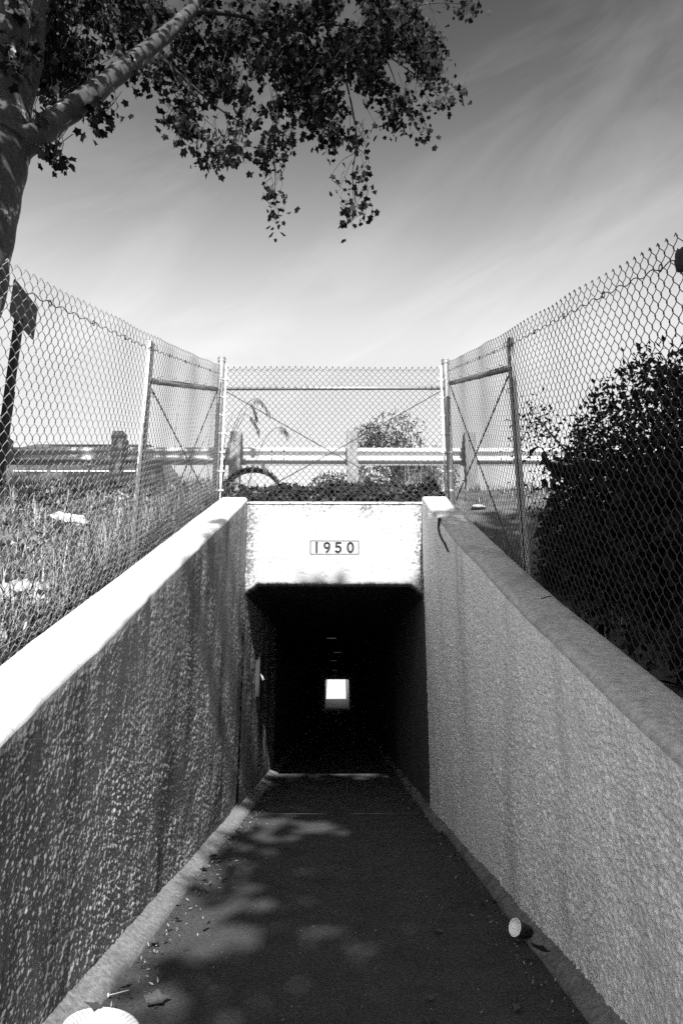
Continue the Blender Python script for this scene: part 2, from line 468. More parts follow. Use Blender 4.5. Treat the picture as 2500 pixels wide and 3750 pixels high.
def retaining_wall(name, label, side, y0, y1, m_face, m_cap, amp, size, seed, zbot=0.0, faces_only_top=None):
    root = thing(name, label, 'wall', (float(in_left(4) if side < 0 else in_right(4)), 4.0, 0))
    fy = np.exp(np.arange(math.log(1.9), math.log(y1), 0.0022))
    Y = np.concatenate([np.arange(y0, 1.9, 0.05), fy, [y1]])
    nz = 270
    tt = np.linspace(0, 1, nz)
    top = top_left(Y) if side < 0 else top_right(Y)
    wob = (fbm(Y * 2.3, Y * 0 + 3.3, seed + 50) - 0.5) * 0.035 + (vnoise(Y * 9, Y * 0, seed + 51) - 0.5) * 0.005
    xin = in_left(Y) if side < 0 else in_right(Y)
    rad = 0.042
    zf = zbot + (top - rad)[:, None] * tt[None, :] - zbot * tt[None, :]
    yy = np.repeat(Y[:, None], nz, 1)
    fade = np.clip((1 - tt) / 0.03, 0, 1)[None, :] * np.clip(1.6 - tt, .3, 1)[None, :]
    disp = wall_face(yy, zf, amp, size, seed) * fade
    X = xin[:, None] + (disp if side < 0 else -disp) + (wob[:, None] * tt[None, :] ** 6 * (1 if side < 0 else -1))
    # drop mesh that the wall does not reach (near the camera the wall is low)
    V = np.stack([X, yy, zf], -1).reshape(-1, 3)
    qd = grid_quads(len(Y), nz)
    if side > 0: qd = qd[:, ::-1]
    f = link('stucco_face', np_mesh('stucco_face', V, quads=qd), m_face, root, smooth=True)
    # cap: rounded inner edge, flat top, outer side
    na = 7; rows = []
    outx = OUT_L if side < 0 else OUT_R
    sgn = 1 if side < 0 else -1
    Yc = Y[::3] if len(Y[::3]) and Y[::3][-1] == Y[-1] else np.concatenate([Y[::3], [Y[-1]]])
    topc = np.interp(Yc, Y, top); xc = np.interp(Yc, Y, xin + wob * sgn)
    wv = np.interp(Yc, Y, wob) * 0.5
    for i, y in enumerate(Yc):
        r = []
        cxx = xc[i] - sgn * rad; cz = topc[i] - rad
        for k in range(na):
            a = (math.pi / 2) * k / (na - 1)
            r.append((cxx + sgn * rad * math.cos(a), y, cz + rad * math.sin(a)))
        for u in (0.25, 0.5, 0.75, 0.92):
            xx = cxx + (outx - cxx) * u
            r.append((xx, y, topc[i] + 0.002 * (float(vnoise(np.array(xx * 20), np.array(y * 9), seed)) - 0.5)))
        r.append((outx, y, topc[i] - 0.012 + wv[i]))
        r.append((outx, y, topc[i] - 0.9))
        rows.append(r)
    rows = np.array(rows); nc = rows.shape[1]
    qd = grid_quads(len(Yc), nc)
    if side > 0: qd = qd[:, ::-1]
    c = link('cap', np_mesh('cap', rows.reshape(-1, 3), quads=qd), m_cap, root, smooth=True)
    # end stub at the camera end and at the headwall end
    e = MB()
    for ye in (y0,):
        tz = float(top_left(ye) if side < 0 else top_right(ye)) - 0.01
        xi = float(in_left(ye) if side < 0 else in_right(ye))
        e.box(min(xi - sgn * .015, outx), max(xi - sgn * .015, outx), ye - 0.012 if ye == y0 else ye - 0.004, ye + 0.004 if ye == y0 else ye + 0.012, -0.2, tz - 0.004)
    e.build('wall_end', m_face, root)
    for ch in root.children:
        ch.matrix_parent_inverse = root.matrix_world.inverted()
        ch.location = tuple(-x for x in root.location)
    return root
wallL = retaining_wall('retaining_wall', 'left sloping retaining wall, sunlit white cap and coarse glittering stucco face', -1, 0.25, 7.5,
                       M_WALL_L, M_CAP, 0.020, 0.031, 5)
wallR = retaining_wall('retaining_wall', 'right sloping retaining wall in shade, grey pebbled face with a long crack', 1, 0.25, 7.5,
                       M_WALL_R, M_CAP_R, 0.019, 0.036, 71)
# crack high up in the right wall, and the spall beside it
def crack_strip(name, pts, width, parent):
    pts = [(a, b_, c * .4) for a, b_, c in pts]
    b = MB(); n = len(pts)
    for i in range(n - 1):
        p, q_ = pts[i], pts[i + 1]
        def P(px_, py_, off):
            d = at_x(px_, py_, 1.0); y = d.y
            x = float(in_right(y)); d = at_x(px_, py_, x - 0.014)
            return d
        a0 = P(p[0] - p[2], p[1], 0); a1 = P(p[0] + p[2], p[1], 0); b0 = P(q_[0] - q_[2], q_[1], 0); b1 = P(q_[0] + q_[2], q_[1], 0)
        off = Vector((0.03, 0, 0))
        b.add([a0, a1, b1, b0, a0 + off, a1 + off, b1 + off, b0 + off],
              [(0, 1, 2, 3), (4, 7, 6, 5), (0, 4, 5, 1), (1, 5, 6, 2), (2, 6, 7, 3), (3, 7, 4, 0)])
    o = b.build(name, M_CRACK, parent)
    o.matrix_parent_inverse = parent.matrix_world.inverted(); o.location = tuple(-x for x in parent.location)
    return o
crack_strip('crack', [(1603, 1896, 1.2), (1602, 1918, 2.6), (1601, 1932, 1.5), (1606, 1958, 1.2), (1614, 1975, 1.4), (1622, 1988, 1.8), (1630, 2005, 1.2), (1637, 2022, .5)], 1, wallR)

# ------------------------------------------------------------------ headwall with the date plate
TOPH = 3.27; XL, XR = -1.03, 0.95
PX0, PX1, PZ0, PZ1 = -0.312, 0.236, 2.682, 2.842
head = thing('headwall', 'white plastered tunnel headwall carrying the date 1950 above the dark opening', 'headwall', (-0.04, 7.5, 0))
def zbot_head(x):
    return np.interp(x, [XL, XL + 0.135, XR - 0.135, XR], [2.235, 2.345, 2.345, 2.225])
xg = np.unique(np.concatenate([np.arange(XL, XR, 0.0085), [XR, PX0, PX1]]))
n1 = 36
zfix = np.unique(np.concatenate([np.arange(2.60, TOPH, 0.0085), [TOPH, PZ0, PZ1]]))
zb = zbot_head(xg)
# rows: soffit lip (rounded), then param rows, then fixed rows
lip = [(0.16, 0.0), (0.05, 0.0), (0.028, 0.004), (0.012, 0.012), (0.004, 0.024)]
rows = []
for dy, dz in lip:
    rows.append(np.stack([xg, np.full_like(xg, HEAD_Y + dy), zb + dz + (vnoise(xg * 30, xg * 0 + dy, 8) - .5) * 0.010], 1))
for t in np.linspace(0, 1, n1)[1:-1]:
    z = zb + 0.03 + (2.60 - zb - 0.03) * t
    rows.append(np.stack([xg, np.full_like(xg, HEAD_Y), z], 1))
for z in zfix:
    rows.append(np.stack([xg, np.full_like(xg, HEAD_Y), np.full_like(xg, z)], 1))
G = np.array(rows)
dsp = 0.011 * (fbm(G[..., 0] * 9, G[..., 2] * 9, 61) - 0.5) + 0.007 * (fbm(G[..., 0] * 38, G[..., 2] * 30, 62) - 0.5) \
    - 0.004 * np.clip(fbm(G[..., 0] * 24, G[..., 2] * 24, 64) - 0.62, 0, 1) * 8
inplate = (G[..., 0] > PX0 - 0.012) & (G[..., 0] < PX1 + 0.012) & (G[..., 2] > PZ0 - .012) & (G[..., 2] < PZ1 + .012)
dsp = np.where(inplate, 0, dsp)
G[..., 1] += -dsp * 1.0
qd = grid_quads(G.shape[0], G.shape[1])
c = G.reshape(-1, 3)[qd].mean(1)
hole = (c[:, 0] > PX0) & (c[:, 0] < PX1) & (c[:, 2] > PZ0) & (c[:, 2] < PZ1)
V = G.reshape(-1, 3) - np.array(head.location)
link('plaster_face', np_mesh('plaster_face', V, quads=qd[~hole]), M_HEAD, head, smooth=True)
b = MB(); b.box(XL - .0 , XR, 0.05, 0.30, 2.42, TOPH - 0.004)
b.v = [(x - head.location.x, y, z) for x, y, z in b.v]
b.build('core', M_STAIN, head)
b = MB(); b.box(XL - 0.02, XR + 0.02, -0.016, 0.155, TOPH - 0.002, TOPH + 0.022, bev=0.006)
b.v = [(x - head.location.x, y, z) for x, y, z in b.v]
b.build('top_ledge', M_STAIN, head)

# date plate: sunk panel with engraved strokes
def seg_dist(px_, pz_, a, b_):
    ax, az = a; bx, bz = b_
    dx, dz = bx - ax, bz - az
    L2 = dx * dx + dz * dz + 1e-12
    t = np.clip(((px_ - ax) * dx + (pz_ - az) * dz) / L2, 0, 1)
    return np.hypot(px_ - ax - t * dx, pz_ - az - t * dz)
def arc(cx_, cz_, rx, rz, a0, a1, n=14):
    return [(cx_ + rx * math.cos(R(a0 + (a1 - a0) * i / n)), cz_ + rz * math.sin(R(a0 + (a1 - a0) * i / n))) for i in range(n + 1)]
digits = {
    '1': [[(0, 0.0), (0, 1.0)]],
    '9': [arc(0, 0.70, 0.25, 0.27, 0, 360, 20), [(0.25, 0.70)] + arc(-0.12, 0.62, 0.37, 0.60, 0, -62, 8) + [(-0.02, 0.03)]],
    '5': [[(0.24, 0.97), (-0.17, 0.97), (-0.20, 0.56)], arc(-0.02, 0.31, 0.27, 0.29, 128, -140, 18)],
    '0': [arc(0, 0.5, 0.27, 0.48, 0, 360, 28)],
}
pxs = np.arange(PX0, PX1 + 1e-6, 0.0030); pzs = np.arange(PZ0, PZ1 + 1e-6, 0.0030)
gx, gz = np.meshgrid(pxs, pzs)
dist = np.full(gx.shape, 9.0)
pw = PX1 - PX0; dh = 0.112; z0 = PZ0 + 0.024
for ch, fx in zip('1950', (0.135, 0.345, 0.575, 0.825)):
    cxp = PX0 + pw * fx
    for st in digits[ch]:
        pts = [(cxp + u * dh * 0.98, z0 + v * dh) for u, v in st]
        for i in range(len(pts) - 1):
            dist = np.minimum(dist, seg_dist(gx, gz, pts[i], pts[i + 1]))
carve = np.clip((0.0115 - dist) / 0.003, 0, 1) * 0.020
edge = np.minimum(np.minimum(gx - PX0, PX1 - gx), np.minimum(gz - PZ0, PZ1 - gz))
groove = np.clip((0.0080 - edge) / 0.002, 0, 1) * 0.014
gyv = 0.003 + np.maximum(carve, groove) + 0.003 * (fbm(gx * 60, gz * 60, 9) - .5)
V = np.stack([gx.ravel() - head.location.x, gyv.ravel(), gz.ravel()], 1)
pl = link('date_plate', np_mesh('date_plate', V, quads=grid_quads(len(pzs), len(pxs))), M_HEAD, head, smooth=False)
pl.data.materials.append(mat('groove_shadow_tone', 0.03, 0.9, var=0.5, scale=60))  # groove shadow put into the colour of the strokes and frame
qq = grid_quads(len(pzs), len(pxs)); cv = np.maximum(carve / .020, 0.9 * groove / .014).ravel()[qq].mean(1)
pl.data.polygons.foreach_set('material_index', (cv > 0.3).astype(np.int32))
pl['label'] = 'sunk rectangular plate engraved 1950'

# ------------------------------------------------------------------ tunnel shell
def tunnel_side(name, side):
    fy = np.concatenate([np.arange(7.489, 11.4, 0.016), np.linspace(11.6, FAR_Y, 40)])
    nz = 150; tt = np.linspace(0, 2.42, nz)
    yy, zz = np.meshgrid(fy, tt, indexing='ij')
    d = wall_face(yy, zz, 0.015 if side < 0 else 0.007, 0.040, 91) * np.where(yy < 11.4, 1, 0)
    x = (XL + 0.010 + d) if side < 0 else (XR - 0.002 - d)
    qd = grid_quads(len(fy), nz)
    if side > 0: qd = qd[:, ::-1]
    o = link(name, np_mesh(name, np.stack([x, yy, zz], -1).reshape(-1, 3), quads=qd), M_WALL_L if side < 0 else mat('dim_tunnel_stucco', 0.08, 0.9, var=0.3, scale=30, bump=0.5, bscale=90), smooth=True)  # right side coloured far darker than the outer stucco to give tunnel gloom
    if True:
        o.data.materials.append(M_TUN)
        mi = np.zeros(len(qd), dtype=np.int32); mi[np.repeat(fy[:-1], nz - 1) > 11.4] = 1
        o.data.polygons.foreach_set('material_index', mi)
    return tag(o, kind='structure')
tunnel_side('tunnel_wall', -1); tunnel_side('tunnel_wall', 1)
for x0, x1 in ((XL - .28, XL - .018), (XR + .018, XR + .28)):
    b = MB(); b.box(x0, x1, 7.512, 9.0, -.1, 2.4); tag(b.build('wall_joint', M_CRACK), kind='structure')
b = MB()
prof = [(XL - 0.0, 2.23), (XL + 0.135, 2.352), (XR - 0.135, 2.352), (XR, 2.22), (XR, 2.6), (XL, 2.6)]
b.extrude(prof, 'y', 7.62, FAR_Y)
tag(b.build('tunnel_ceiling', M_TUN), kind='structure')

# ceiling lamps far inside
for i, (px_, py_) in enumerate([(1214, 2340), (1235, 2391), (1222, 2421), (1225, 2455), (1227, 2474)]):
    d = ray(px_, py_); t = (2.30 - CAM_H) / d[2]
    p = Vector((d[0] * t, d[1] * t, 2.35))
    o = thing('ceiling_lamp', 'faint dim strip lamp on the tunnel ceiling, ' + ['nearest', 'second nearest', 'third', 'fourth', 'farthest'][i] + ' of the row', 'lamp', p, 'ceiling lamps in the tunnel')
    b = MB(); b.box(-0.16, 0.16, -0.05, 0.05, -0.03, 0.0, bev=0.008); b.build('housing', M_TUN, o)
    b = MB(); b.box(-0.10, 0.10, -0.03, 0.03, -0.042, -0.031, bev=0.004); b.build('tube', M_LAMP, o)

# conduit and junction box on the left tunnel wall
o = thing('wall_conduit', 'broken conduit and bracket on the left tunnel wall just inside the opening', 'conduit', (XL + 0.02, 8.75, 1.3))
b = MB(); b.tube([(0.03, 0, -0.12), (0.03, 0, 0.36)], 0.014, 8); b.build('pipe', M_CONDUIT, o, True)
b = MB(); b.box(0.0, 0.05, -0.12, -0.03, -0.16, 0.30, bev=0.008); b.build('cover', M_CRACK, o)
b = MB(); b.tube([(0.04, 0.02, 0.12), (0.07, -0.01, 0.09), (0.09, -0.02, 0.04)], [0.008, 0.012, 0.02], 7); b.build('bracket', M_STEEL, o, True)

# ------------------------------------------------------------------ far end of the tunnel: ramp, walls, headwall
def ramp_z(Y): return 0.0 if Y < 60 else 0.2 * (Y - 60)
b = MB()
b.add([(XL, 59.9, 0), (XR, 59.9, 0), (XR, 60, 0.0), (XL, 60, 0), (XL, 84, 4.8), (XR, 84, 4.8)], [(0, 1, 2, 3), (3, 2, 5, 4)])
tag(b.build('far_ramp', mat('pale_far_concrete', 0.3, 0.9, var=0.25, scale=2, dark=0.16, dscale=1.2, dlo=.55, dhi=.75)), kind='structure')
M_FARW = mat('far_wall_plaster', 0.55, 0.9, var=0.15, scale=3)
for s, nm, lb in ((-1, 'retaining_wall', 'tiny white sunlit wall seen at the left of the far tunnel mouth'),
                  (1, 'retaining_wall', 'tiny dark shaded wall seen at the right of the far tunnel mouth')):
    b = MB(); x0, x1 = (XL - 0.3, XL) if s < 0 else (XR, XR + 0.3)
    b.extrude([(59.3, -0.1), (84, -0.1), (84, 5.6), (63, 3.6), (59.3, 3.5)], 'x', x0, x1)
    o = tag(b.build(nm, M_FARW), lb, 'wall')
b = MB(); b.box(XL - .3, XR + .3, 59.0, 59.28, 2.33, 3.6, bev=0.02)
tag(b.build('headwall', M_STAIN), 'far headwall over the small bright opening at the end of the tunnel', 'headwall')

# ------------------------------------------------------------------ chain-link fences
PITCHW = 0.0376                    # spacing of the wires; a diamond is two wires wide
VPITCH = 0.086
def strand_mesh(name, height, shear, axis, wire=0.0019, start=0, sides=5, m=None):
    """one zigzag wire of a chain-link fabric; axis 'y' runs along Y (side fences), 'x' along X (front)"""
    hp = VPITCH / 2; amp = PITCHW / 2 + wire * 0.9
    n = int(round(height / hp)); dep = 0.0052
    pts = []
    sub = 6
    for j in range(n * sub + 1):
        ph = j / sub                                   # apex at every whole number
        k = int(math.floor(ph)); fr = ph - k
        s0 = 1 if (k + start) % 2 == 0 else -1
        lin = 1 - 2 * fr; sn = math.cos(math.pi * fr)
        u = s0 * amp * (0.55 * lin + 0.45 * sn)
        d = s0 * dep * math.sin(math.pi * fr)
        pts.append((u, ph * hp, d))
    u, v, d = pts[-1]
    pts += [(u * 0.86, v + 0.010, d - .004), (u * 0.5, v - 0.004, d - .007)]
    b = MB()
    P3 = []
    for u, v, d in pts:
        z = v + shear * u
        P3.append((d, u, z) if axis == 'y' else (u, d, z))
    b.tube(P3, wire, sides)
    me = b.mesh(name)
    me.polygons.foreach_set('use_smooth', [True] * len(me.polygons))
    me.materials.append(m or M_WIRE)
    return me

def side_fence(label, side, X, topf, y0, y1, post_y, rail_a, rail_b, height=1.849):
    root = thing('chain_link_fence', label, 'fence', (X, 4.7, float(topf(4.7)) - height))
    ox, oy, oz = root.location
    sh = (float(topf(7)) - float(topf(2))) / 5
    ma = [strand_mesh('mesh_wire', height, sh, 'y', start=k % 2, m=M_WIRE if side < 0 else M_WIRE_DARK) for k in range(2)]
    nst = int((y1 - y0) / PITCHW)
    for i in range(nst):
        y = y0 + (i + 0.5) * PITCHW
        o = bpy.data.objects.new('mesh_wire', ma[i % 2]); COL.objects.link(o); o.parent = root
        jig = 0.003 * math.sin(i * 0.35)
        o.location = (0.012 * math.sin(y * 1.7) * (-side), y - oy, float(topf(y)) - height - oz + jig)
        o.rotation_euler = (0.0012 * math.sin(i * 0.5), 0.004 * math.sin(i * .23), 0)
    # line posts: folded steel channel
    for py_ in post_y:
        pz0 = float(topf(py_)) - height - 0.25; pz1 = float(topf(py_)) - 0.04
        xo = 0.02 * side
        b = MB()
        for (xa, xb, ya, yb) in ((xo, xo + 0.006 * side, -0.038, 0.038), (xo, xo + 0.036 * side, 0.032, 0.038), (xo, xo + 0.036 * side, -0.038, -0.032)):
            b.box(min(xa, xb), max(xa, xb), py_ - oy + ya, py_ - oy + yb, pz0 - oz, pz1 - oz)
        b.build('post', M_TPOST, root)
        for k in range(5):
            zt = pz0 + (pz1 - pz0) * (0.22 + 0.19 * k)
            b = MB(); b.tube([(-0.006 * side, py_ - oy - 0.05, zt - oz), (-0.009 * side, py_ - oy, zt - oz + .004), (-0.006 * side, py_ - oy + 0.05, zt - oz), (xo + 0.04 * side, py_ - oy + 0.02, zt - oz + .01)], 0.0024, 5)
            b.build('wire_tie', M_DARKSTEEL, root)
    # brace rail from the line post to the corner post
    b = MB(); xr = 0.03 * side
    b.tube([(xr, rail_a[0] - oy, rail_a[1] - oz), (xr, rail_b[0] - oy, rail_b[1] - oz)], 0.026, 12)
    b.build('brace_rail', M_STEEL, root, True)
    for k in range(6):
        u = (k + 0.6) / 6.3
        yk = rail_a[0] + (rail_b[0] - rail_a[0]) * u; zk = rail_a[1] + (rail_b[1] - rail_a[1]) * u
        b = MB(); b.tube([(xr - .03 * side, yk - oy + .012, zk - oz + 0.055), (xr + .01 * side, yk - oy, zk - oz + 0.033), (xr + 0.034 * side, yk - oy, zk - oz),
                          (xr, yk - oy, zk - oz - 0.034), (xr - .034 * side, yk - oy, zk - oz - .02)], 0.0024, 5)
        b.build('wire_tie', M_DARKSTEEL, root)
    # crossed brace cables
    za = rail_a[1]; zb_ = rail_b[1]
    bot_a = float(topf(rail_a[0])) - height + 0.1; bot_b = float(topf(rail_b[0])) - height + 0.12
    for (ya, z1, yb, z2) in ((rail_a[0] + .04, za - .05, rail_b[0] - .08, bot_b), (rail_b[0] - .04, zb_ - .05, rail_a[0] + .3, bot_a + 0.1)):
        b = MB(); b.tube([(xr * .6, ya - oy, z1 - oz), (xr * .6, (ya + yb) / 2 - oy, (z1 + z2) / 2 - oz - .006), (xr * .6, yb - oy, z2 - oz)], 0.006, 6)
        b.build('brace_cable', M_DARKSTEEL, root, True)
    # top tension wire woven along the fabric with hog rings
    pts = []
    yv = y0
    while yv < y1:
        pts.append((0.004 * side, yv - oy, float(topf(yv)) - 0.105 - oz + 0.010 * math.sin(yv * 41)))
        yv += PITCHW / 2
    b = MB(); b.tube(pts, 0.0026, 5); b.build('tension_wire', M_DARKSTEEL, root, True)
    for k in range(12):
        yk = y0 + 0.3 + k * (y1 - y0 - .4) / 12
        zc = float(topf(yk)) - 0.105
        b = MB(); b.tube([(0.004 * side, yk - oy + 0.016 * math.cos(a * math.pi / 4), zc - oz + 0.016 * math.sin(a * math.pi / 4)) for a in range(9)], 0.0025, 5)
        b.build('hog_ring', M_DARKSTEEL, root)
    return root
def ftop_l(Y): return np.interp(Y, [-1, 0.5, 2.5, 3.3, 4.66, 7.4, 8], [1.55, 2.16, 2.946, 3.257, 3.79, 4.95, 5.2])
def ftop_r(Y): return np.interp(Y, [-1, 0.5, 2.23, 2.96, 4.77, 7.35, 8], [1.5, 2.15, 2.876, 3.18, 3.88, 4.97, 5.24])
fenceL = side_fence('left chain-link fence with bright sunlit wires above the white wall cap', -1, -1.40, ftop_l, 0.45, 7.50, (4.75, 1.2), (4.75, 3.472), (7.42, 4.65))
fenceR = side_fence('right chain-link fence with dark wires in front of the black bush', 1, 1.30, ftop_r, 0.45, 7.50, (4.80, 1.2), (4.80, 3.61), (7.42, 4.735))

# fabric, rail and corner posts straight across the headwall
FY = 7.62
front = thing('chain_link_fence', 'straight chain-link fence panel with corner posts across the top of the headwall', 'fence', (-0.06, FY, 3.30))
ox, oy, oz = front.location
mf = [strand_mesh('mesh_wire', 1.74, 0.0, 'x', start=k, wire=0.0026, m=M_WIRE_DARK) for k in range(2)]
xl, xr_ = -1.385, 1.275
nst = int((xr_ - xl) / PITCHW)
for i in range(nst):
    o = bpy.data.objects.new('mesh_wire', mf[i % 2]); COL.objects.link(o); o.parent = front
    x = xl + (i + 0.5) * PITCHW
    o.location = (x - ox, random.uniform(-.003, .003) + 0.01 * math.sin(x * 3), 0.018 + random.uniform(-.003, .003))
    o.rotation_euler = (0, 0.0012 * math.sin(i * .6), 0)
for X, ztop in ((-1.425, 5.18), (1.315, 5.16)):
    b = MB(); b.lathe([(0.0, -0.4), (0.040, -0.4), (0.040, ztop - oz - 0.05)], 18, (X - ox, 0, 0))
    p = b.build('corner_post', M_STEEL, front, True)
    b = MB(); b.lathe([(0.047, ztop - oz - 0.075), (0.047, ztop - oz - 0.03), (0.050, ztop - oz - 0.026), (0.047, ztop - oz - 0.02), (0.042, ztop - oz - 0.005), (0.022, ztop - oz + 0.006), (0.0, ztop - oz + 0.008)], 18, (X - ox, 0, 0))
    b.build('cap', M_STEEL, p, True)
    sg = 1 if X < 0 else -1
    b = MB(); b.box(X + sg * 0.062 - .011 - ox, X + sg * .062 + .011 - ox, -0.012, -0.006, 0.03, 1.76); b.build('stretcher_bar', M_STEEL, front)
    for k in range(7):
        z = 0.16 + k * 0.235
        b = MB()
        b.lathe([(0.0405, z - 0.012), (0.0435, z - 0.012), (0.0435, z + 0.012), (0.0405, z + 0.012)], 16, (X - ox, 0, 0))
        b.box(min(X + sg * .04, X + sg * .098) - ox, max(X + sg * .04, X + sg * .098) - ox, -0.020, -0.014, z - 0.012, z + 0.012)
        b.build('tension_band', M_STEEL, p)
        b = MB(); b.lathe([(0, -0.008), (0.009, -0.008), (0.009, 0.004), (0, 0.004)], 8, (0, 0, 0))
        b.v = [(X - ox + sg * 0.085 + x, -0.024 + zz, z + y) for x, y, zz in b.v]
        b.build('bolt', M_STEEL, p)
b = MB(); b.tube([(-1.40 - ox, 0.02, 4.762 - oz), (1.29 - ox, 0.02, 4.775 - oz)], 0.022, 14); b.build('brace_rail', M_STEEL, front, True)
for k in range(7):
    xk = -1.15 + k * 0.38
    b = MB(); b.tube([(xk - ox, -0.012, 4.82 - oz), (xk - ox + .005, 0.0, 4.797 - oz), (xk - ox, 0.046, 4.768 - oz), (xk - ox - .003, 0.02, 4.742 - oz), (xk - ox + .012, -0.008, 4.735 - oz)], 0.0026, 5)
    b.build('wire_tie', M_DARKSTEEL, front)
for (xa, za, xb, zb_) in ((-1.37, 4.73, 0.97, 3.33), (1.26, 4.745, -1.07, 3.36)):
    b = MB(); b.tube([(xa - ox, 0.015 if xa < 0 else 0.024, za - oz), ((xa + xb) / 2 - ox, 0.015 if xa < 0 else 0.024, (za + zb_) / 2 - oz - .01), (xb - ox, 0.015 if xa < 0 else 0.024, zb_ - oz)], 0.0055, 6)
    b.build('brace_cable', M_DARKSTEEL, front, True)
pts = [(xl + k * PITCHW / 2 - ox, -0.004, 5.0 - oz + 0.012 * math.sin(k * math.pi / 2 + .5)) for k in range(int((xr_ - xl) / PITCHW * 2))]
b = MB(); b.tube(pts, 0.0026, 5); b.build('tension_wire', M_DARKSTEEL, front, True)

# rag on the right fence
def crumple(name, m, parent, size, seed, ridge=0.35, sub=4, flat=1.0):
    bm = bmesh.new(); bmesh.ops.create_icosphere(bm, subdivisions=sub, radius=1.0)
    P = np.array([v.co[:] for v in bm.verts])
    n = fbm(P[:, 0] * 1.7 + 5, P[:, 1] * 1.7 + P[:, 2] * 1.1, seed) - .5
    r = np.abs(fbm(P[:, 0] * 3.1 + P[:, 2] * 2, P[:, 1] * 3.1 - P[:, 2], seed + 3) - .5)
    f = np.abs(fbm(P[:, 0] * 7 + P[:, 2] * 5, P[:, 1] * 7 - P[:, 2] * 4, seed + 7) - .5)
    k = 1 + n * 0.9 - r * ridge * 3 - f * ridge
    P = P * k[:, None] * np.array(size)[None, :]
    if flat < 1: P[:, 2] = np.where(P[:, 2] < 0, P[:, 2] * flat, P[:, 2])
    for v, p in zip(bm.verts, P): v.co = Vector(p)
    me = bpy.data.meshes.new(name); bm.to_mesh(me); bm.free()
    return link(name, me, m, parent, smooth=True)
p = at_x(2492, 952, 1.28)
o = crumple('rag', M_BLACK, None, (0.02, 0.035, 0.055), 12)
o.location = p; tag(o, 'black crumpled rag snagged near the top of the right fence', 'rag')

# ------------------------------------------------------------------ guardrail behind the fence
gr = thing('guardrail', 'steel corrugated guardrail on square timber posts running along the road', 'guardrail', (0, 10.4, 4.36))
ox, oy, oz = gr.location
GX_ = [-1.665 + 1.905 * k for k in range(-5, 7)]
for i, x in enumerate(GX_):
    tilt = random.uniform(-.012, .012)
    z1 = 5.315 - oz + random.uniform(-.015, .015)
    b = MB(); b.box(-0.09, 0.09, -0.0, 0.19, -0.5, z1, bev=0.007)
    o = b.build('post', M_TIMBER, gr); o.location = (x, 0, 0); o.rotation_euler = (0, tilt, 0)
    b = MB(); b.box(-0.08, 0.08, 0.193, 0.33, 4.83 - oz, 5.25 - oz, bev=0.008); o2 = b.build('blockout', M_TIMBER, gr); o2.location = (x, 0, 0)
    b = MB(); b.lathe([(0, -0.012), (0.016, -0.012), (0.02, 0), (0, 0)], 8); b.v = [(xx, zz - 0.002, y + 5.15 - oz) for xx, y, zz in b.v]
    o3 = b.build('bolt', M_DARKSTEEL, gr); o3.location = (x - .01, 0, 0)
def wbeam(x0, x1, name, y=0.36):
    # W section: y offset against height
    prof = []
    zc = 5.015 - oz; hh = 0.156
    for k in range(33):
        t = -1 + 2 * k / 32
        prof.append((zc + t * hh, y + 0.041 * math.cos(t * math.pi * 2) * (1 if abs(t) < 0.97 else 1)))
    b = MB(); n = len(prof)
    xs_ = [x0, x1]
    for xx in xs_:
        for z, yy in prof: b.v.append((xx, yy, z))
        for z, yy in prof: b.v.append((xx, yy + 0.004, z))
    for k in range(n - 1):
        b.f.append((k, k + 1, 2 * n + k + 1, 2 * n + k)); b.f.append((n + k, 3 * n + k, 3 * n + k + 1, n + k + 1))
    b.f += [(0, 2 * n, 3 * n, n), (n - 1, 2 * n - 1, 4 * n - 1, 3 * n - 1)]
    return b.build(name, M_BEAM, gr, True)
JX = [-1.0 - 3.81 * 3 + 3.81 * k for k in range(7)]
for k in range(6):
    o = wbeam(JX[k] - 0.16, JX[k + 1] + 0.16, 'rail_beam', 0.36 + (0.005 if k % 2 else 0))
for jx in JX[1:6]:
    for dx in (-0.1, 0.1):
        for zz in (5.09, 4.94):
            b = MB(); b.lathe([(0, -0.02), (0.012, -0.02), (0.012, -0.008), (0.022, -0.006), (0.022, 0), (0, 0)], 8)
            b.v = [(x, z + 0.352 - 0.02, y) for x, y, z in b.v]
            o = b.build('splice_bolt', M_DARKSTEEL, gr); o.location = (jx + dx, 0, zz - oz)

# ------------------------------------------------------------------ road sign seen edge-on from behind
sg = thing('road_sign', 'dark road sign on a tall post behind the left fence', 'sign', (-4.62, 8.87, 3.9))
b = MB(); b.box(-0.05, 0.05, -0.05, 0.05, -0.5, 2.75, bev=0.006); b.build('post', M_SIGNPOST, sg)
pan = []
for cy_, cz_, a0 in ((0.34, 2.90, 0), (-0.34, 2.90, 90), (-0.34, 2.44, 180), (0.34, 2.44, 270)):
    for k in range(5):
        a = R(a0 + 22.5 * k); pan.append((cy_ + 0.05 * math.cos(a), cz_ + 0.05 * math.sin(a)))
b = MB(); b.extrude(pan, 'x', 0.052, 0.058); b.build('panel', M_SIGN, sg)
for zz in (2.5, 2.85):
    b = MB(); b.box(0.058, 0.072, -0.02, 0.02, zz - .02, zz + .02, bev=0.004); b.build('bolt_plate', M_DARKSTEEL, sg)
b = MB(); b.box(0.06, 0.12, -0.13, -0.06, 0.3, 1.35, bev=0.006); b.build('brace_stub', M_SIGNPOST, sg)

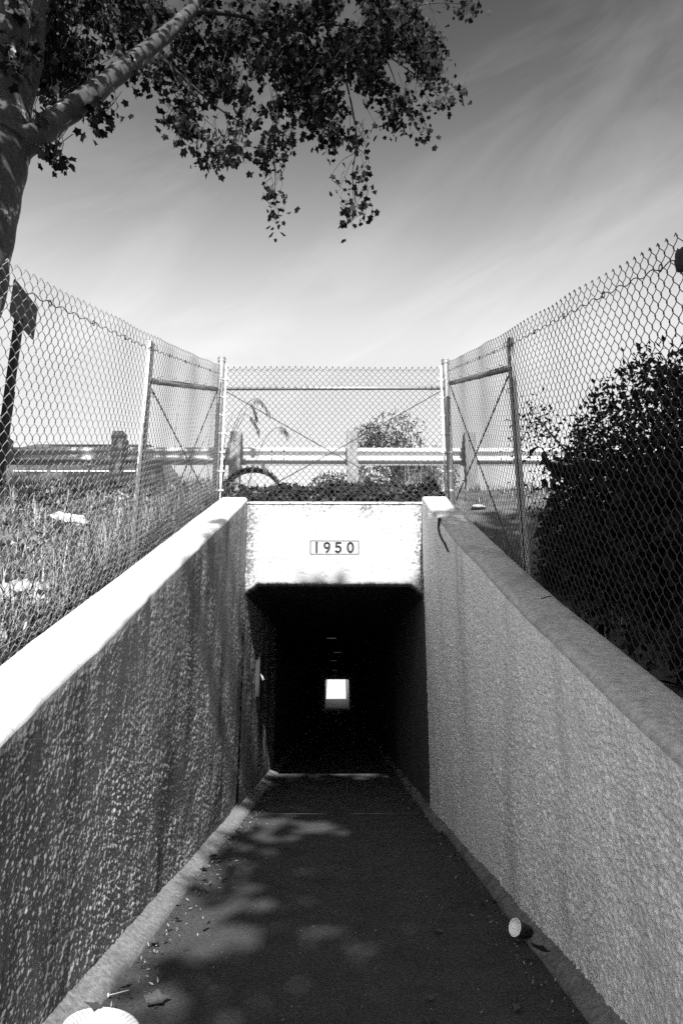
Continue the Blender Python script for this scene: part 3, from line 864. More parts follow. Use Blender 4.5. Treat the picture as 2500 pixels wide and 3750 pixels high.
# ------------------------------------------------------------------ van on the road
van = thing('van', 'dark van on the road, seen under the guardrail behind the left fence', 'van', (-5.9, 14.2, 4.48))
L2 = 2.35
side = [(-L2, 0.35), (-L2 - .03, 0.8), (-L2 + .05, 1.02), (-L2 + .95, 1.12), (-L2 + 1.65, 1.62), (-L2 + 2.0, 1.70), (L2 - .35, 1.70), (L2 - .1, 1.55), (L2, 0.95), (L2, 0.4), (L2 - .1, 0.28), (-L2 + .1, 0.28)]
b = MB(); b.extrude(side, 'y', -0.88, 0.88)
me = b.mesh('body'); bm = bmesh.new(); bm.from_mesh(me)
bmesh.ops.bevel(bm, geom=list(bm.edges), offset=0.06, segments=3, affect='EDGES', profile=0.6); bm.to_mesh(me); bm.free()
link('body', me, M_CAR, van, smooth=False)
for wx0, wx1 in ((-0.72, -0.05), (0.02, 0.78), (0.85, 1.75)):
    b = MB(); b.extrude([(wx0, 1.13), (wx1, 1.13), (wx1 - .04, 1.54), (wx0 + (.22 if wx0 < -.5 else .04), 1.54)], 'y', -0.892, -0.879)
    o = b.build('side_window', M_GLASS, van)
    b = MB(); b.box(wx0 - .01, wx1 + .01, -0.899, -0.8925, 1.085, 1.115); b.build('trim_strip', M_CHROME, van)
b = MB(); b.extrude([(-L2 + .98, 1.14), (-L2 + 1.6, 1.60), (-L2 + 1.59, 1.62), (-L2 + .96, 1.16)], 'y', -0.75, 0.75); b.build('windscreen', M_GLASS, van)
for wx in (-1.5, 1.5):
    for sy in (-1, 1):
        b = MB(); b.lathe([(0.0, 0.0), (0.20, 0.0), (0.21, .02), (0.33, .02), (0.345, -.03), (0.345, -.19), (0.3, -.21), (0, -.21)], 28)
        b.v = [(wx + x, sy * (0.9 + z), 0.345 + y) for x, y, z in b.v]
        o = b.build('wheel', M_RUBBER, van, True)
        b = MB(); b.lathe([(0.0, 0.035), (0.05, 0.034), (0.17, 0.015), (0.19, 0.028), (0.2, 0.025), (0.2, 0.003)], 20)
        b.v = [(wx + x, sy * (0.9 + z), 0.345 + y) for x, y, z in b.v]
        b.build('rim', M_CHROME, o, True)
for sy in (-1, 1):
    b = MB(); b.box(L2 - .01, L2 + .012, sy * 0.72 - .1, sy * .72 + .1, 0.8, 1.05, bev=0.01); b.build('tail_light', M_GLASS, van)
    b = MB(); b.box(-L2 - .05, -L2 - .005, sy * .65 - .16, sy * .65 + .16, 0.72, 0.9, bev=0.012); b.build('headlight', M_CHROME, van)

# ------------------------------------------------------------------ strip of tyre tread on the verge
tt_ = thing('tyre_tread', 'black curled strip of blown tyre tread on the verge behind the fence', 'tyre', (-1.25, 9.55, 4.02))
b = MB(); rows = []
prof_n = 9
for k in range(36):
    u = k / 35
    if u < 0.8:
        a = R(165 - 150 * u / 0.8); r = 0.40
        p = Vector((r * math.cos(a), 0, r * math.sin(a) * 0.86)); nrm = Vector((math.cos(a), 0, math.sin(a)))
    else:
        v = (u - .8) / .2
        a = R(15 - 90 * v); p = Vector((0.386 + 0.075 * math.sin(v * 2.2) + 0.03 * v, 0, 0.09 + 0.05 * math.sin(v * 3.1) - 0.13 * v)); nrm = Vector((math.cos(a), 0, math.sin(a)))
    rows.append((p, nrm))
th_ = 0.020
for p, nrm in rows:
    for j, yv in enumerate((-0.12, -0.06, 0, 0.06, 0.12)):
        b.v.append(tuple(p + Vector((0, yv, 0)) + nrm * (th_ - 0.02 * (yv / .12) ** 2)))
    for j, yv in enumerate((0.12, 0.06, 0, -0.06, -0.12)):
        b.v.append(tuple(p + Vector((0, yv, 0)) - nrm * 0.012))
for k in range(len(rows) - 1):
    for j in range(10):
        j2 = (j + 1) % 10
        b.f.append((k * 10 + j, k * 10 + j2, (k + 1) * 10 + j2, (k + 1) * 10 + j))
b.f.append(tuple(range(10))); b.f.append(tuple(range((len(rows) - 1) * 10, len(rows) * 10)))
b.build('tread_band', M_BLACK, tt_, True)
for k in range(0, 28, 2):
    p, nrm = rows[k]
    for yv in (-0.075, 0.0, 0.075):
        bb = MB(); t = Vector((-nrm.z, 0, nrm.x))
        c0 = p + nrm * (th_ - 0.004) + Vector((0, yv, 0))
        vs = []
        for h in (0, 0.014):
            for (s1, s2) in ((-1, -1), (1, -1), (1, 1), (-1, 1)):
                vs.append(c0 + nrm * h + t * 0.013 * s1 + Vector((0, 0.024 * s2, 0)))
        bb.add(vs, [(0, 3, 2, 1), (4, 5, 6, 7), (0, 1, 5, 4), (1, 2, 6, 5), (2, 3, 7, 6), (3, 0, 4, 7)])
        bb.build('tread_block', M_BLACK, tt_)

# ------------------------------------------------------------------ leaves
def maple_outline():
    pts = []
    lobes = [(-122, .62), (-60, .88), (0, 1.0), (56, .90), (118, .60)]
    notch = [(-90, .50), (-30, .66), (30, .66), (90, .50)]
    seq = [(-165, .22)]
    for i, l in enumerate(lobes):
        seq.append(l)
        if i < 4: seq.append(notch[i])
    seq.append((165, .22))
    for a, r in seq:
        pts.append((0.55 * r * math.sin(R(a)) * 1.05, 0.42 + 0.58 * r * math.cos(R(a))))
    return pts
MAPLE = maple_outline()
SLIM = [(0, 0), (0.13, 0.3), (0.10, 0.7), (0, 1.0), (-0.10, 0.7), (-0.13, 0.3)]
OVAL = [(0, 0), (0.27, 0.42), (0, 1.0), (-0.27, 0.42)]
IVY = [(0, 0), (0.34, -0.06), (0.46, 0.28), (0.20, 0.52), (0, 1.0), (-0.20, 0.52), (-0.46, 0.28), (-0.34, -0.06)]
def leaf_cloud(name, pos, size, tone, outline, droop=0.8, seed=1, fold=0.25, up=None):
    g = np.random.default_rng(seed)
    pos = np.asarray(pos, float); n = len(pos)
    size = np.broadcast_to(np.asarray(size, float), (n,)); tone = np.broadcast_to(np.asarray(tone, float), (n,))
    tip = g.normal(size=(n, 3)); tip[:, 2] -= droop * 1.6 if up is None else -up * 1.6
    tip /= np.linalg.norm(tip, axis=1)[:, None]
    sdv = np.cross(tip, g.normal(size=(n, 3))); sdv /= np.linalg.norm(sdv, axis=1)[:, None]
    nr = np.cross(tip, sdv)
    o = np.array(outline); k = len(o)
    cen = np.array([[0, 0.42]])
    P = np.concatenate([cen, o])
    foldv = g.uniform(-fold, fold * 1.6, n); curl = g.uniform(-0.1, 0.35, n)
    V = pos[:, None, :] + size[:, None, None] * (P[None, :, 0, None] * sdv[:, None, :] + P[None, :, 1, None] * tip[:, None, :]
        + (np.abs(P[None, :, 0]) * foldv[:, None] * 1.6 + (P[None, :, 1] - .3) ** 2 * curl[:, None])[:, :, None] * nr[:, None, :])
    T = np.array([[0, 1 + i, 1 + (i + 1) % k] for i in range(k)])
    F = (np.arange(n)[:, None, None] * (k + 1) + T[None]).reshape(-1, 3)
    return np_mesh(name, V.reshape(-1, 3), tris=F, tone=np.repeat(tone, k + 1))
def single_leaf(name, outline, fold=0.3, curl=0.25, m=None):
    o = outline; k = len(o)
    V = [(0, 0.42, 0.02)] + [(x, y, abs(x) * fold + curl * (y - .35) ** 2) for x, y in o]
    F = [(0, 1 + i, 1 + (i + 1) % k) for i in range(k)]
    me = bpy.data.meshes.new(name); me.from_pydata(V, [], F); me.update()
    if m: me.materials.append(m)
    return me
def project(P):
    P = np.asarray(P, float) - np.array([0, 0, CAM_H])
    c, s = math.cos(YAW), math.sin(YAW)
    x = c * P[:, 0] - s * P[:, 1]; y = s * P[:, 0] + c * P[:, 1]; z = P[:, 2]
    dep = y * math.cos(PITCH) + z * math.sin(PITCH); upv = -y * math.sin(PITCH) + z * math.cos(PITCH)
    return 1250 + FPX * x / np.maximum(dep, .01), 1875 - FPX * upv / np.maximum(dep, .01), dep
def smooth_path(pts, n=6):
    pts = [Vector(p) for p in pts]
    if len(pts) < 3: return pts
    out = []
    for i in range(len(pts) - 1):
        p0 = pts[max(i - 1, 0)]; p1 = pts[i]; p2 = pts[i + 1]; p3 = pts[min(i + 2, len(pts) - 1)]
        for k in range(n):
            t = k / n
            out.append(0.5 * ((2 * p1) + (-p0 + p2) * t + (2 * p0 - 5 * p1 + 4 * p2 - p3) * t * t + (-p0 + 3 * p1 - 3 * p2 + p3) * t ** 3))
    out.append(pts[-1]); return out

# ------------------------------------------------------------------ the sycamore
syc = thing('sycamore_tree', 'large sycamore with mottled trunk and hanging leafy boughs at top left', 'tree', (-5.2, 7.8, 3.4))
SO = Vector(syc.location)
def limb(name, pts, r0, r1, m=M_BARK, sides=14, wob=0.0, parent=None, power=1.0):
    path = smooth_path(pts, 7)
    n = len(path)
    rr = [r0 + (r1 - r0) * (i / (n - 1)) ** power for i in range(n)]
    rr = [r * (1 + wob * math.sin(i * 1.3 + r0 * 20) + wob * .6 * math.sin(i * 0.7)) for i, r in enumerate(rr)]
    b = MB(); b.tube([p - SO for p in path], rr, sides)
    return b.build(name, m, parent or syc, True)
trunk = limb('trunk', [Vector((-5.75, 7.8, 2.9)), at(-168, 1150, 7.8), at(-112, 950, 7.8), at(-70, 760, 7.8), at(-28, 590, 7.8), at(-6, 480, 7.85)], 0.52, 0.43, wob=0.015, sides=20)
limb('stem', [at(0, 540, 7.8), at(20, 420, 7.85), at(35, 250, 7.7), at(45, 60, 7.5), at(50, -250, 7.2), at(80, -700, 6.6)], 0.40, 0.14, wob=0.02)
limb('stem', [at(60, 420, 7.95), at(118, 250, 8.1), at(142, 60, 8.2), at(170, -250, 8.3)], 0.17, 0.08, wob=0.02)
limb('limb', [at(20, 600, 7.8), at(95, 520, 7.85), at(200, 445, 8.0), at(330, 350, 8.3), at(450, 255, 8.7), at(580, 150, 9.2), at(680, 60, 9.7), at(730, -10, 10.0), at(800, -160, 10.4)], 0.215, 0.09, wob=0.055, power=0.8)
br = [
    ([(700, 38, 9.8), (800, 45, 10.2), (900, 62, 10.6), (985, 105, 10.9), (1060, 120, 11.1), (1160, 60, 11.4), (1260, 20, 11.6)], .055, .028),
    ([(985, 100, 10.9), (1000, 220, 10.9), (1012, 330, 10.9), (1015, 430, 10.95), (1000, 560, 11), (1008, 640, 11.0), (1002, 740, 11)], .030, .006),
    ([(600, 220, 9.3), (700, 310, 9.6), (780, 380, 9.9), (850, 430, 10.1), (900, 455, 10.2)], .030, .008),
    ([(840, 425, 10.1), (830, 480, 10.1), (800, 560, 10.1)], .012, .004),
    ([(620, 230, 9.3), (660, 330, 9.4), (700, 420, 9.5), (690, 520, 9.5)], .016, .004),
    ([(1060, 120, 11.1), (1190, 90, 11.4), (1300, 110, 11.7), (1400, 200, 11.9), (1440, 280, 12)], .034, .010),
    ([(1190, 90, 11.4), (1250, 240, 11.5), (1290, 400, 11.6), (1305, 520, 11.6), (1290, 640, 11.6), (1300, 720, 11.6), (1290, 780, 11.6)], .026, .005),
    ([(1015, 350, 10.9), (1090, 390, 11.1), (1140, 430, 11.2), (1180, 500, 11.2)], .016, .005),
    ([(1400, 190, 11.9), (1500, 260, 12.1), (1580, 320, 12.2), (1650, 340, 12.3), (1670, 310, 12.3)], .018, .004),
    ([(1305, 540, 11.6), (1340, 570, 11.6), (1352, 600, 11.6)], .007, .003),
    ([(1300, 560, 11.6), (1250, 590, 11.6), (1215, 640, 11.6)], .007, .003),
    ([(1300, 110, 11.7), (1450, 40, 12.2), (1600, 10, 12.6), (1730, 20, 12.9)], .030, .006),
    ([(450, 260, 8.7), (430, 150, 8.8), (380, 40, 8.9)], .05, .03),
    ([(330, 350, 8.3), (350, 400, 8.3), (362, 440, 8.3)], .012, .005), ([(130, 530, 7.8), (190, 560, 7.7), (200, 600, 7.7)], .012, .004),
    ([(240, 430, 8.1), (200, 360, 7.9), (190, 280, 7.8)], .018, .006),
    ([(850, 430, 10.1), (880, 500, 10.2), (920, 580, 10.2)], .010, .003),
    ([(1440, 280, 12), (1460, 360, 12), (1455, 440, 12)], .010, .003),
]
for pts, r0, r1 in br:
    limb('branch', [at(*p) for p in pts], r0, r1, M_TWIG, 7)
# leaf groups: (px, py, rx, ry, groups, Y, spread)
blobs = [
    (200, 110, 190, 150, 150, 9.3, .6), (250, 270, 110, 100, 75, 9.0, .4), (30, 130, 80, 180, 60, 7.6, .5), (420, 60, 150, 90, 80, 10.0, .5),
    (620, 60, 190, 110, 110, 11.0, .5), (760, 190, 140, 120, 110, 10.8, .5), (870, 300, 90, 110, 60, 10.3, .6), (600, 260, 70, 60, 26, 10.1, .3),
    (660, 400, 60, 90, 20, 9.5, .3), (700, 490, 60, 60, 16, 9.6, .3), (820, 520, 110, 60, 26, 10.1, .4), (780, 560, 60, 30, 12, 10.1, .3),
    (950, 130, 150, 140, 120, 10.9, .8), (1130, 90, 150, 130, 150, 11.3, .8), (1300, 80, 170, 120, 160, 11.7, .9), (1480, 80, 130, 110, 110, 12.1, .9),
    (1110, 250, 120, 110, 95, 11.2, .7), (1280, 260, 150, 120, 130, 11.6, .7), (1450, 240, 130, 130, 120, 12.0, .7), (1560, 200, 60, 140, 48, 12.2, .5),
    (970, 470, 110, 70, 34, 10.9, .4), (1080, 400, 90, 90, 36, 11.1, .4), (1220, 430, 100, 90, 46, 11.5, .4), (1330, 420, 70, 90, 30, 11.6, .4),
    (1470, 420, 60, 50, 22, 12, .3), (1552, 470, 18, 40, 6, 12.2, .1), (1590, 370, 40, 40, 9, 12.2, .2), (1665, 330, 26, 36, 7, 12.3, .1), (1640, 370, 20, 20, 3, 12.3, .1),
    (1700, 20, 60, 30, 14, 12.9, .2), (1005, 540, 60, 50, 14, 11, .2), (960, 580, 60, 30, 9, 10.9, .2), (1020, 585, 30, 15, 3, 11, .1),
    (1000, 690, 22, 20, 4, 11, .1), (1032, 722, 16, 22, 3, 11, .1), (1010, 790, 22, 26, 5, 11, .1), (1022, 828, 12, 14, 2, 11, .1),
    (1250, 682, 14, 18, 3, 11.6, .1), (1215, 530, 40, 30, 8, 11.5, .2), (1330, 520, 34, 30, 7, 11.6, .2), (1310, 640, 16, 40, 4, 11.6, .1), (1345, 700, 10, 12, 2, 11.6, .1),
    (1284, 735, 14, 16, 3, 11.6, .1), (1290, 795, 22, 26, 5, 11.6, .1), (1350, 765, 20, 22, 4, 11.6, .1), (1300, 690, 14, 14, 2, 11.6, .1),
    (365, 430, 45, 22, 10, 8.3, .2), (190, 560, 38, 22, 9, 7.7, .2), (520, 300, 45, 28, 12, 9, .2), (395, 400, 30, 20, 5, 8.3, .1), (140, 440, 20, 20, 4, 7.8, .1),
]
lp, ls, lt, singles = [], [], [], []
twb = MB()
for (bx, by, rx, ry, ng, Y0, sp) in blobs:
    big = rx > 45
    for _ in range(int(ng * (2.4 if ry > 80 else 1.25))):
        a = random.uniform(0, 2 * math.pi); rr_ = math.sqrt(random.random())
        x_ = bx + rx * rr_ * math.cos(a); y_ = by + ry * rr_ * math.sin(a)
        if ry > 55 and float(fbm(np.array(x_ / 75.), np.array(y_ / 75.), 19, 3)) < 0.44: continue
        c0 = at(x_, y_, Y0 + random.gauss(0, sp * 0.6))
        if random.random() < (0.55 if big else 0.8):
            top = c0 + Vector((random.uniform(-.25, .25), random.uniform(-.2, .2), random.uniform(.25, .6)))
            midp = (c0 + top) / 2 + Vector((random.uniform(-.08, .08), random.uniform(-.05, .05), random.uniform(-.02, .06)))
            twb.tube([top - SO, midp - SO, c0 - SO, c0 - SO + Vector((random.uniform(-.06, .06), 0, -random.uniform(.05, .18)))], [.006, .005, .004, .002], 4, False)
        for _k in range(random.randint(3, 6) if big else random.randint(2, 4)):
            p = c0 + Vector((random.gauss(0, .10), random.gauss(0, .12), random.gauss(0, .10)))
            s = random.uniform(.10, .21)
            t = random.choice([.006, .008, .010, .012, .022])
            if y_ > 470 or x_ > 1540:
                singles.append((p, s)) if len(singles) < 280 else (lp.append(p - SO), ls.append(s), lt.append(t))
            else:
                lp.append(p - SO); ls.append(s); lt.append(t)
# the crown goes on above and towards the viewer, out of frame
g = np.random.default_rng(44)
U = g.normal(size=(9000, 3)); U /= np.linalg.norm(U, axis=1)[:, None]; U *= (g.random(9000) ** (1 / 3))[:, None]
C = np.array([-2.2, 6.2, 14.2]) + U * np.array([6.0, 4.6, 4.4])
C[:3600] = np.array([-3.9, 3.3, 9.6]) + U[:3600] * np.array([2.8, 2.3, 3.0])
clump = fbm(C[:, 0] * 0.9 + C[:, 2] * .5, C[:, 1] * 0.9 - C[:, 2] * .4, 77)
px_, py_, dep_ = project(C)
keep = (clump > 0.40) & ((py_ < -60) | (dep_ < 0.3))
C = C[keep]
lp = np.concatenate([np.array([tuple(p) for p in lp]), C - np.array(SO)])
ls = np.concatenate([np.array(ls), g.uniform(.2, .34, len(C))]); lt = np.concatenate([np.array(lt), g.uniform(.035, .07, len(C))])
cw = link('crown', leaf_cloud('crown', lp, ls, lt, MAPLE, 0.75, 3), M_LEAF, syc)
cw['kind'] = 'stuff'
tw = twb.build('twigs', M_TWIG, syc); tw['kind'] = 'stuff'
lms = [single_leaf('leaf', MAPLE, f, c, M_LEAF1) for f, c in ((.3, .25), (.6, .1), (-.3, .4), (.1, -.3))]
for i, (p, s) in enumerate(singles):
    o = bpy.data.objects.new('leaf', lms[i % 4]); COL.objects.link(o); o.parent = syc
    o.location = p - SO; o.scale = (s, s, s)
    o.rotation_euler = (R(random.uniform(-150, -50)), R(random.uniform(-40, 40)), R(random.uniform(0, 360)))
b = MB()
for i in range(46):
    p, s = random.choice(singles)
    b.lathe([(0, -.014), (.010, -.010), (.014, 0), (.010, .010), (0, .014)], 6, tuple(p - SO + Vector((random.uniform(-.06, .06), 0, -random.uniform(.05, .15)))))
sb = b.build('seed_balls', M_TWIG, syc); sb['kind'] = 'stuff'

# ------------------------------------------------------------------ unseen trees placed behind the viewer, crowns shaped to shade the walkway
def leafy_tree(name, label, base, ells, n, leaf, tone, seed, trunk_r=.3, clump_t=0.42, fr=0.55, outline=MAPLE, m=M_LEAF, gaps=(), sun_trim=False):
    t = thing(name, label, 'tree', base)
    g = np.random.default_rng(seed); B = np.array(base)
    P = []
    tot = sum(e[3] * e[4] * e[5] for e in ells)
    for e in ells:
        k = int(n * e[3] * e[4] * e[5] / tot) if len(e) < 7 else e[6]
        U = g.normal(size=(k, 3)); U /= np.linalg.norm(U, axis=1)[:, None]; U *= (g.random(k) ** 0.45)[:, None]
        P.append(np.array(e[:3]) + U * np.array(e[3:6]))
    P = np.concatenate(P)
    cl = fbm(P[:, 0] * fr + P[:, 2] * fr * .6, P[:, 1] * fr - P[:, 2] * fr * .5, seed)
    P = P[cl > clump_t]
    if sun_trim:                                  # cuts away leaves that would shade the headwall and left wall cap
        xq = P[:, 0] - SUN_A * (HEAD_Y - P[:, 1]); zq = P[:, 2] - SUN_E * (HEAD_Y - P[:, 1])
        yq = (zq - .1 + SUN_E * HEAD_Y) / (.433 + SUN_E); xc_ = -1.18 - SUN_A * (HEAD_Y - yq)
        P = P[~((zq > np.where((xq > -.85) & (xq < .78), 2.31, 2.2)) & (xq < 1.02)) & ~(np.abs(xq - xc_) < 0.26)]
    for gx_, gy_, gz_, gr_ in gaps:            # leaves removed along the sun's path to put sun on chosen spots
        t_ = gy_ - P[:, 1]
        P = P[np.hypot(P[:, 0] - (gx_ + SUN_A * t_), P[:, 2] - (gz_ + SUN_E * t_)) > gr_]
    b = MB(); top = Vector(ells[0][:3])
    b.tube(smooth_path([Vector((0, 0, -.3)), Vector((.1, 0, 1.2)), (top - Vector(base)) * .55 + Vector((.1, .1, 0)), (top - Vector(base)) * 1.05]), [trunk_r * (1 - .7 * i / 18) for i in range(19)], 12)
    b.build('trunk', M_BARK, t, True)
    for e in ells:
        c_ = Vector(e[:3]) - Vector(base); st = (top - Vector(base)) * .6
        for _ in range(4):
            en = c_ + Vector((g.normal() * e[3] * .4, g.normal() * e[4] * .4, g.normal() * e[5] * .4))
            bb = MB(); bb.tube(smooth_path([st, (st + en) / 2 + Vector((0, 0, .3)), en]), [trunk_r * .3 * (1 - .85 * i / 12) for i in range(13)], 7); bb.build('branch', M_TWIG, t, True)
    c = link('crown', leaf_cloud('crown', P - B, g.uniform(leaf * .7, leaf * 1.3, len(P)), g.uniform(tone * .7, tone * 1.4, len(P)), outline, .5, seed + 1), m, t)
    return t
leafy_tree('shade_tree', 'unseen broad leafy tree behind the viewer on the right, crown shaped to shade the walkway', (5.0, -7.0, 0.0),
           [(4.25, -7.0, 9.4, 3.7, 3.0, 3.3), (1.75, -7.0, 8.2, 1.7, 1.6, 1.6), (0.95, -7.0, 10.6, 1.6, 1.2, 1.25, 1900), (0.3, -7.0, 8.3, .95, 1.0, 1.3, 260), (6.8, -6.0, 8.6, 3.4, 3, 3.6), (3.2, -6.5, 6.4, 3.4, 2, 1.7)], 38000, 0.27, .04, 21, .34, .30,
           gaps=[(-.2, 6.9, 0, .24), (-.15, 4.2, 0, .17), (-.7, 5.5, 0, .26), (-.65, 4.15, 0, .26), (-.85, 2.85, .03, .2)], sun_trim=True)
leafy_tree('shade_tree', 'unseen small drooping tree added behind the viewer on the left to shade the near wall and kerb', (-1.6, -8.2, 0.0),
           [(-0.4, -7.2, 5.7, 1.4, .9, 1.2)], 1900, 0.2, .05, 35, .14, .30, gaps=[(-.88, 2.88, .03, .24), (-1.03, 2.6, .75, .2)], sun_trim=True)

# ------------------------------------------------------------------ black bush behind the right fence
bush = thing('bush', 'large dense black shrub rising behind the right chain-link fence', 'bush', (2.4, 3.4, 1.4))
BO = np.array(bush.location)
g = np.random.default_rng(5)
n = 170000
X = g.uniform(1.42, 3.9, n); Y = g.uniform(0.6, 7.6, n)
ln = 2.8 + 0.2 * (X - 1.5)
hm = 1.72 * (1 + .12 * (X - 1.5)) * np.sqrt(np.clip(1 - ((Y - 2.1) / ln) ** 2, 0, 1)) * (0.78 + 0.44 * fbm(X * 2.2, Y * 2.2, 15))
hm *= np.clip((X - 1.30) / .25, 0, 1) ** .5
u = g.random(n) ** 0.75
P = np.stack([X, Y, land(X, Y) + u * hm], 1)[hm > 0.12]
sh_p = []
sb = MB()
for i in range(120):
    x = random.uniform(1.55, 3.4); y = random.uniform(1.6, 6.6)
    h = 1.72 * (1 + .12 * (x - 1.5)) * math.sqrt(max(0, 1 - ((y - 2.1) / (2.8 + .2 * (x - 1.5))) ** 2))
    if h < 0.25: continue
    z = float(land(x, y)) + h * 0.8
    L_ = random.uniform(.2, .52) * min(1, h)
    dv = Vector((random.gauss(0, .22), random.gauss(0, .25), 1)).normalized()
    sb.tube([Vector((x, y, z)) - Vector(BO), Vector((x, y, z)) + dv * L_ * .6 - Vector(BO), Vector((x, y, z)) + dv * L_ + Vector((random.uniform(-.04, .04), random.uniform(-.04, .04), 0)) - Vector(BO)], [.006, .004, .002], 5, False)
    for k in range(30):
        tt2 = random.uniform(.15, 1.05)
        sh_p.append(tuple(Vector((x, y, z)) + dv * L_ * tt2 + Vector((random.gauss(0, .035), random.gauss(0, .035), random.gauss(0, .03)))))
# thin arching branch towards the corner
path = smooth_path([Vector((1.75, 4.6, 2.7)), Vector((1.72, 5.1, 3.15)), Vector((1.75, 5.5, 3.45)), Vector((1.8, 6.0, 3.62)), Vector((1.8, 6.3, 3.58))])
sb.tube([p - Vector(BO) for p in path], [.009 - .007 * i / len(path) for i in range(len(path))], 5, False)
for p in path:
    for k in range(16): sh_p.append(tuple(p + Vector((random.gauss(0, .06), random.gauss(0, .10), random.gauss(0, .12)))))
for (y, z) in ((5.3, 2.9), (5.0, 2.6), (5.6, 2.75)):
    for k in range(70): sh_p.append((1.7 + random.gauss(0, .1), y + random.gauss(0, .16), z + random.gauss(0, .16)))
P = np.concatenate([P, np.array(sh_p)])
inner = g.random(len(P)) < 0.10
inner &= P[:, 2] < land(P[:, 0], P[:, 1]) + 0.75 * 1.3
Pi = P[inner]
ci = link('inner_foliage', leaf_cloud('inner_foliage', Pi - BO, g.uniform(.08, .15, len(Pi)), g.uniform(.003, .007, len(Pi)), OVAL, .1, 19), M_BUSH, bush)
ci['kind'] = 'stuff'
c = link('crown', leaf_cloud('crown', P - BO, g.uniform(.024, .052, len(P)), g.uniform(.004, .010, len(P)), OVAL, .1, 9, up=0.2), M_BUSH, bush)
c['kind'] = 'stuff'
sb.build('stems', M_TWIG, bush)['kind'] = 'stuff'

# ------------------------------------------------------------------ pale shrubs across the road
leafy_tree('roadside_shrub', 'pale sunlit shrub seen through the front fence, tallest of those behind the guardrail', (1.6, 17.0, 4.5),
           [(1.55, 17, 7.6, 1.0, .9, .85), (0.75, 17, 7.35, .55, .6, .8), (2.35, 17.2, 7.0, .9, .9, .65), (1.5, 17, 6.2, 1.9, 1, .8)], 9500, .13, .07, 52, .10, .37, fr=1.6, outline=SLIM, m=M_PALE)
leafy_tree('roadside_shrub', 'low pale shrub under the guardrail, left of the tall pale shrub', (-0.2, 17.4, 4.5),
           [(-0.15, 17.4, 6.35, .7, .7, .55)], 1500, .13, .07, 57, .06, .36, fr=1.6, outline=SLIM, m=M_PALE)

# ------------------------------------------------------------------ grass on the banks
def blades(name, P, length, width, tone, lean, seed):
    g = np.random.default_rng(seed); n = len(P)
    ang = g.uniform(0, 2 * math.pi, n); dr = np.stack([np.cos(ang), np.sin(ang), np.zeros(n)], 1)
    sd_ = np.stack([-np.sin(ang), np.cos(ang), np.zeros(n)], 1)
    ln = np.abs(g.normal(0, lean, n)) + .05
    Lc = np.broadcast_to(length, (n,)); W = np.broadcast_to(width, (n,))
    rings = []
    for t, wv in ((0, 1), (.4, .85), (.75, .5), (1.0, .05)):
        c = P + dr * (ln * t ** 1.8 * Lc)[:, None] + np.array([0, 0, 1])[None] * (Lc * t * (1 - .35 * ln * t))[:, None]
        rings += [c - sd_ * (W * wv / 2)[:, None], c + sd_ * (W * wv / 2)[:, None]]
    V = np.stack(rings, 1)
    Q = np.array([[0, 1, 3, 2], [2, 3, 5, 4], [4, 5, 7, 6]])
    F = (np.arange(n)[:, None, None] * 8 + Q[None]).reshape(-1, 4)
    return np_mesh(name, V.reshape(-1, 3), quads=F, tone=np.repeat(np.broadcast_to(tone, (n,)), 8))
def scatter_grass(name, label, x0, x1, y0, y1, n, len_lo, len_hi, dry, seed, dens_t=0.0, wid=.008, m=M_GRASS, lo=.024, hi=.36):
    g = np.random.default_rng(seed)
    X = g.uniform(x0, x1, n); Y = g.uniform(y0, y1, n)
    d = fbm(X * 1.6, Y * 1.6, seed)
    k = d > dens_t; X, Y, d = X[k], Y[k], d[k]
    P = np.stack([X, Y, land(X, Y) - .01], 1)
    tn = np.where(g.random(len(P)) < dry, g.uniform(.2, hi, len(P)), g.uniform(lo * .4, lo * 1.3, len(P)))
    o = link(name, blades(name, P, g.uniform(len_lo, len_hi, len(P)) * (0.5 + d), g.uniform(wid * .6, wid * 1.4, len(P)), tn, .9, seed), m)
    return tag(o, label, 'grass', kind='stuff')
scatter_grass('grass', 'mixed dry and green grass on the sunny left bank behind the fence', -5.5, -1.43, 1.6, 7.4, 11000, .05, .26, .40, 3, .46)
scatter_grass('grass', 'tall dry grass standing along the foot of the left fence', -1.95, -1.43, 2.0, 7.7, 4200, .18, .50, .6, 4, .42, wid=.005)
scatter_grass('grass', 'sunlit grass along the top of the left bank below the guardrail', -9, -1.2, 7.4, 10.4, 8000, .06, .32, .5, 6, .42)
scatter_grass('grass', 'dry grass tufts on the verge at the right behind the front fence', .25, 1.5, 7.85, 9.2, 1500, .16, .46, .6, 8, .40, wid=.006)
scatter_grass('grass', 'sparse shaded grass on the right bank behind the fence', 1.36, 6, 3.0, 10.2, 5000, .06, .20, .25, 10, .40, lo=.04)
scatter_grass('grass', 'short dry grass on the verge in front of the guardrail', -1.2, 1.4, 8.9, 10.6, 900, .05, .14, .7, 12, .45)

g = np.random.default_rng(77)
n = 9000
X = -1.45 - g.random(n) ** 1.2 * 4.5; Y = g.uniform(2.0, 10.0, n)
k = fbm(X * 2.4, Y * 2.4, 88) > .47; X, Y = X[k], Y[k]; n = len(X)
P = np.stack([X, Y, land(X, Y) + g.random(n) ** 2 * .13], 1)
o = link('weeds', leaf_cloud('weeds', P, g.uniform(.02, .075, n), np.where(g.random(n) < .25, g.uniform(.15, .3, n), g.uniform(.01, .05, n)), IVY, 0, 89, fold=.4, up=.3), M_GRASS)
tag(o, 'low broad-leaved weeds and leaf litter among the grass on the left bank', 'weeds', kind='stuff')

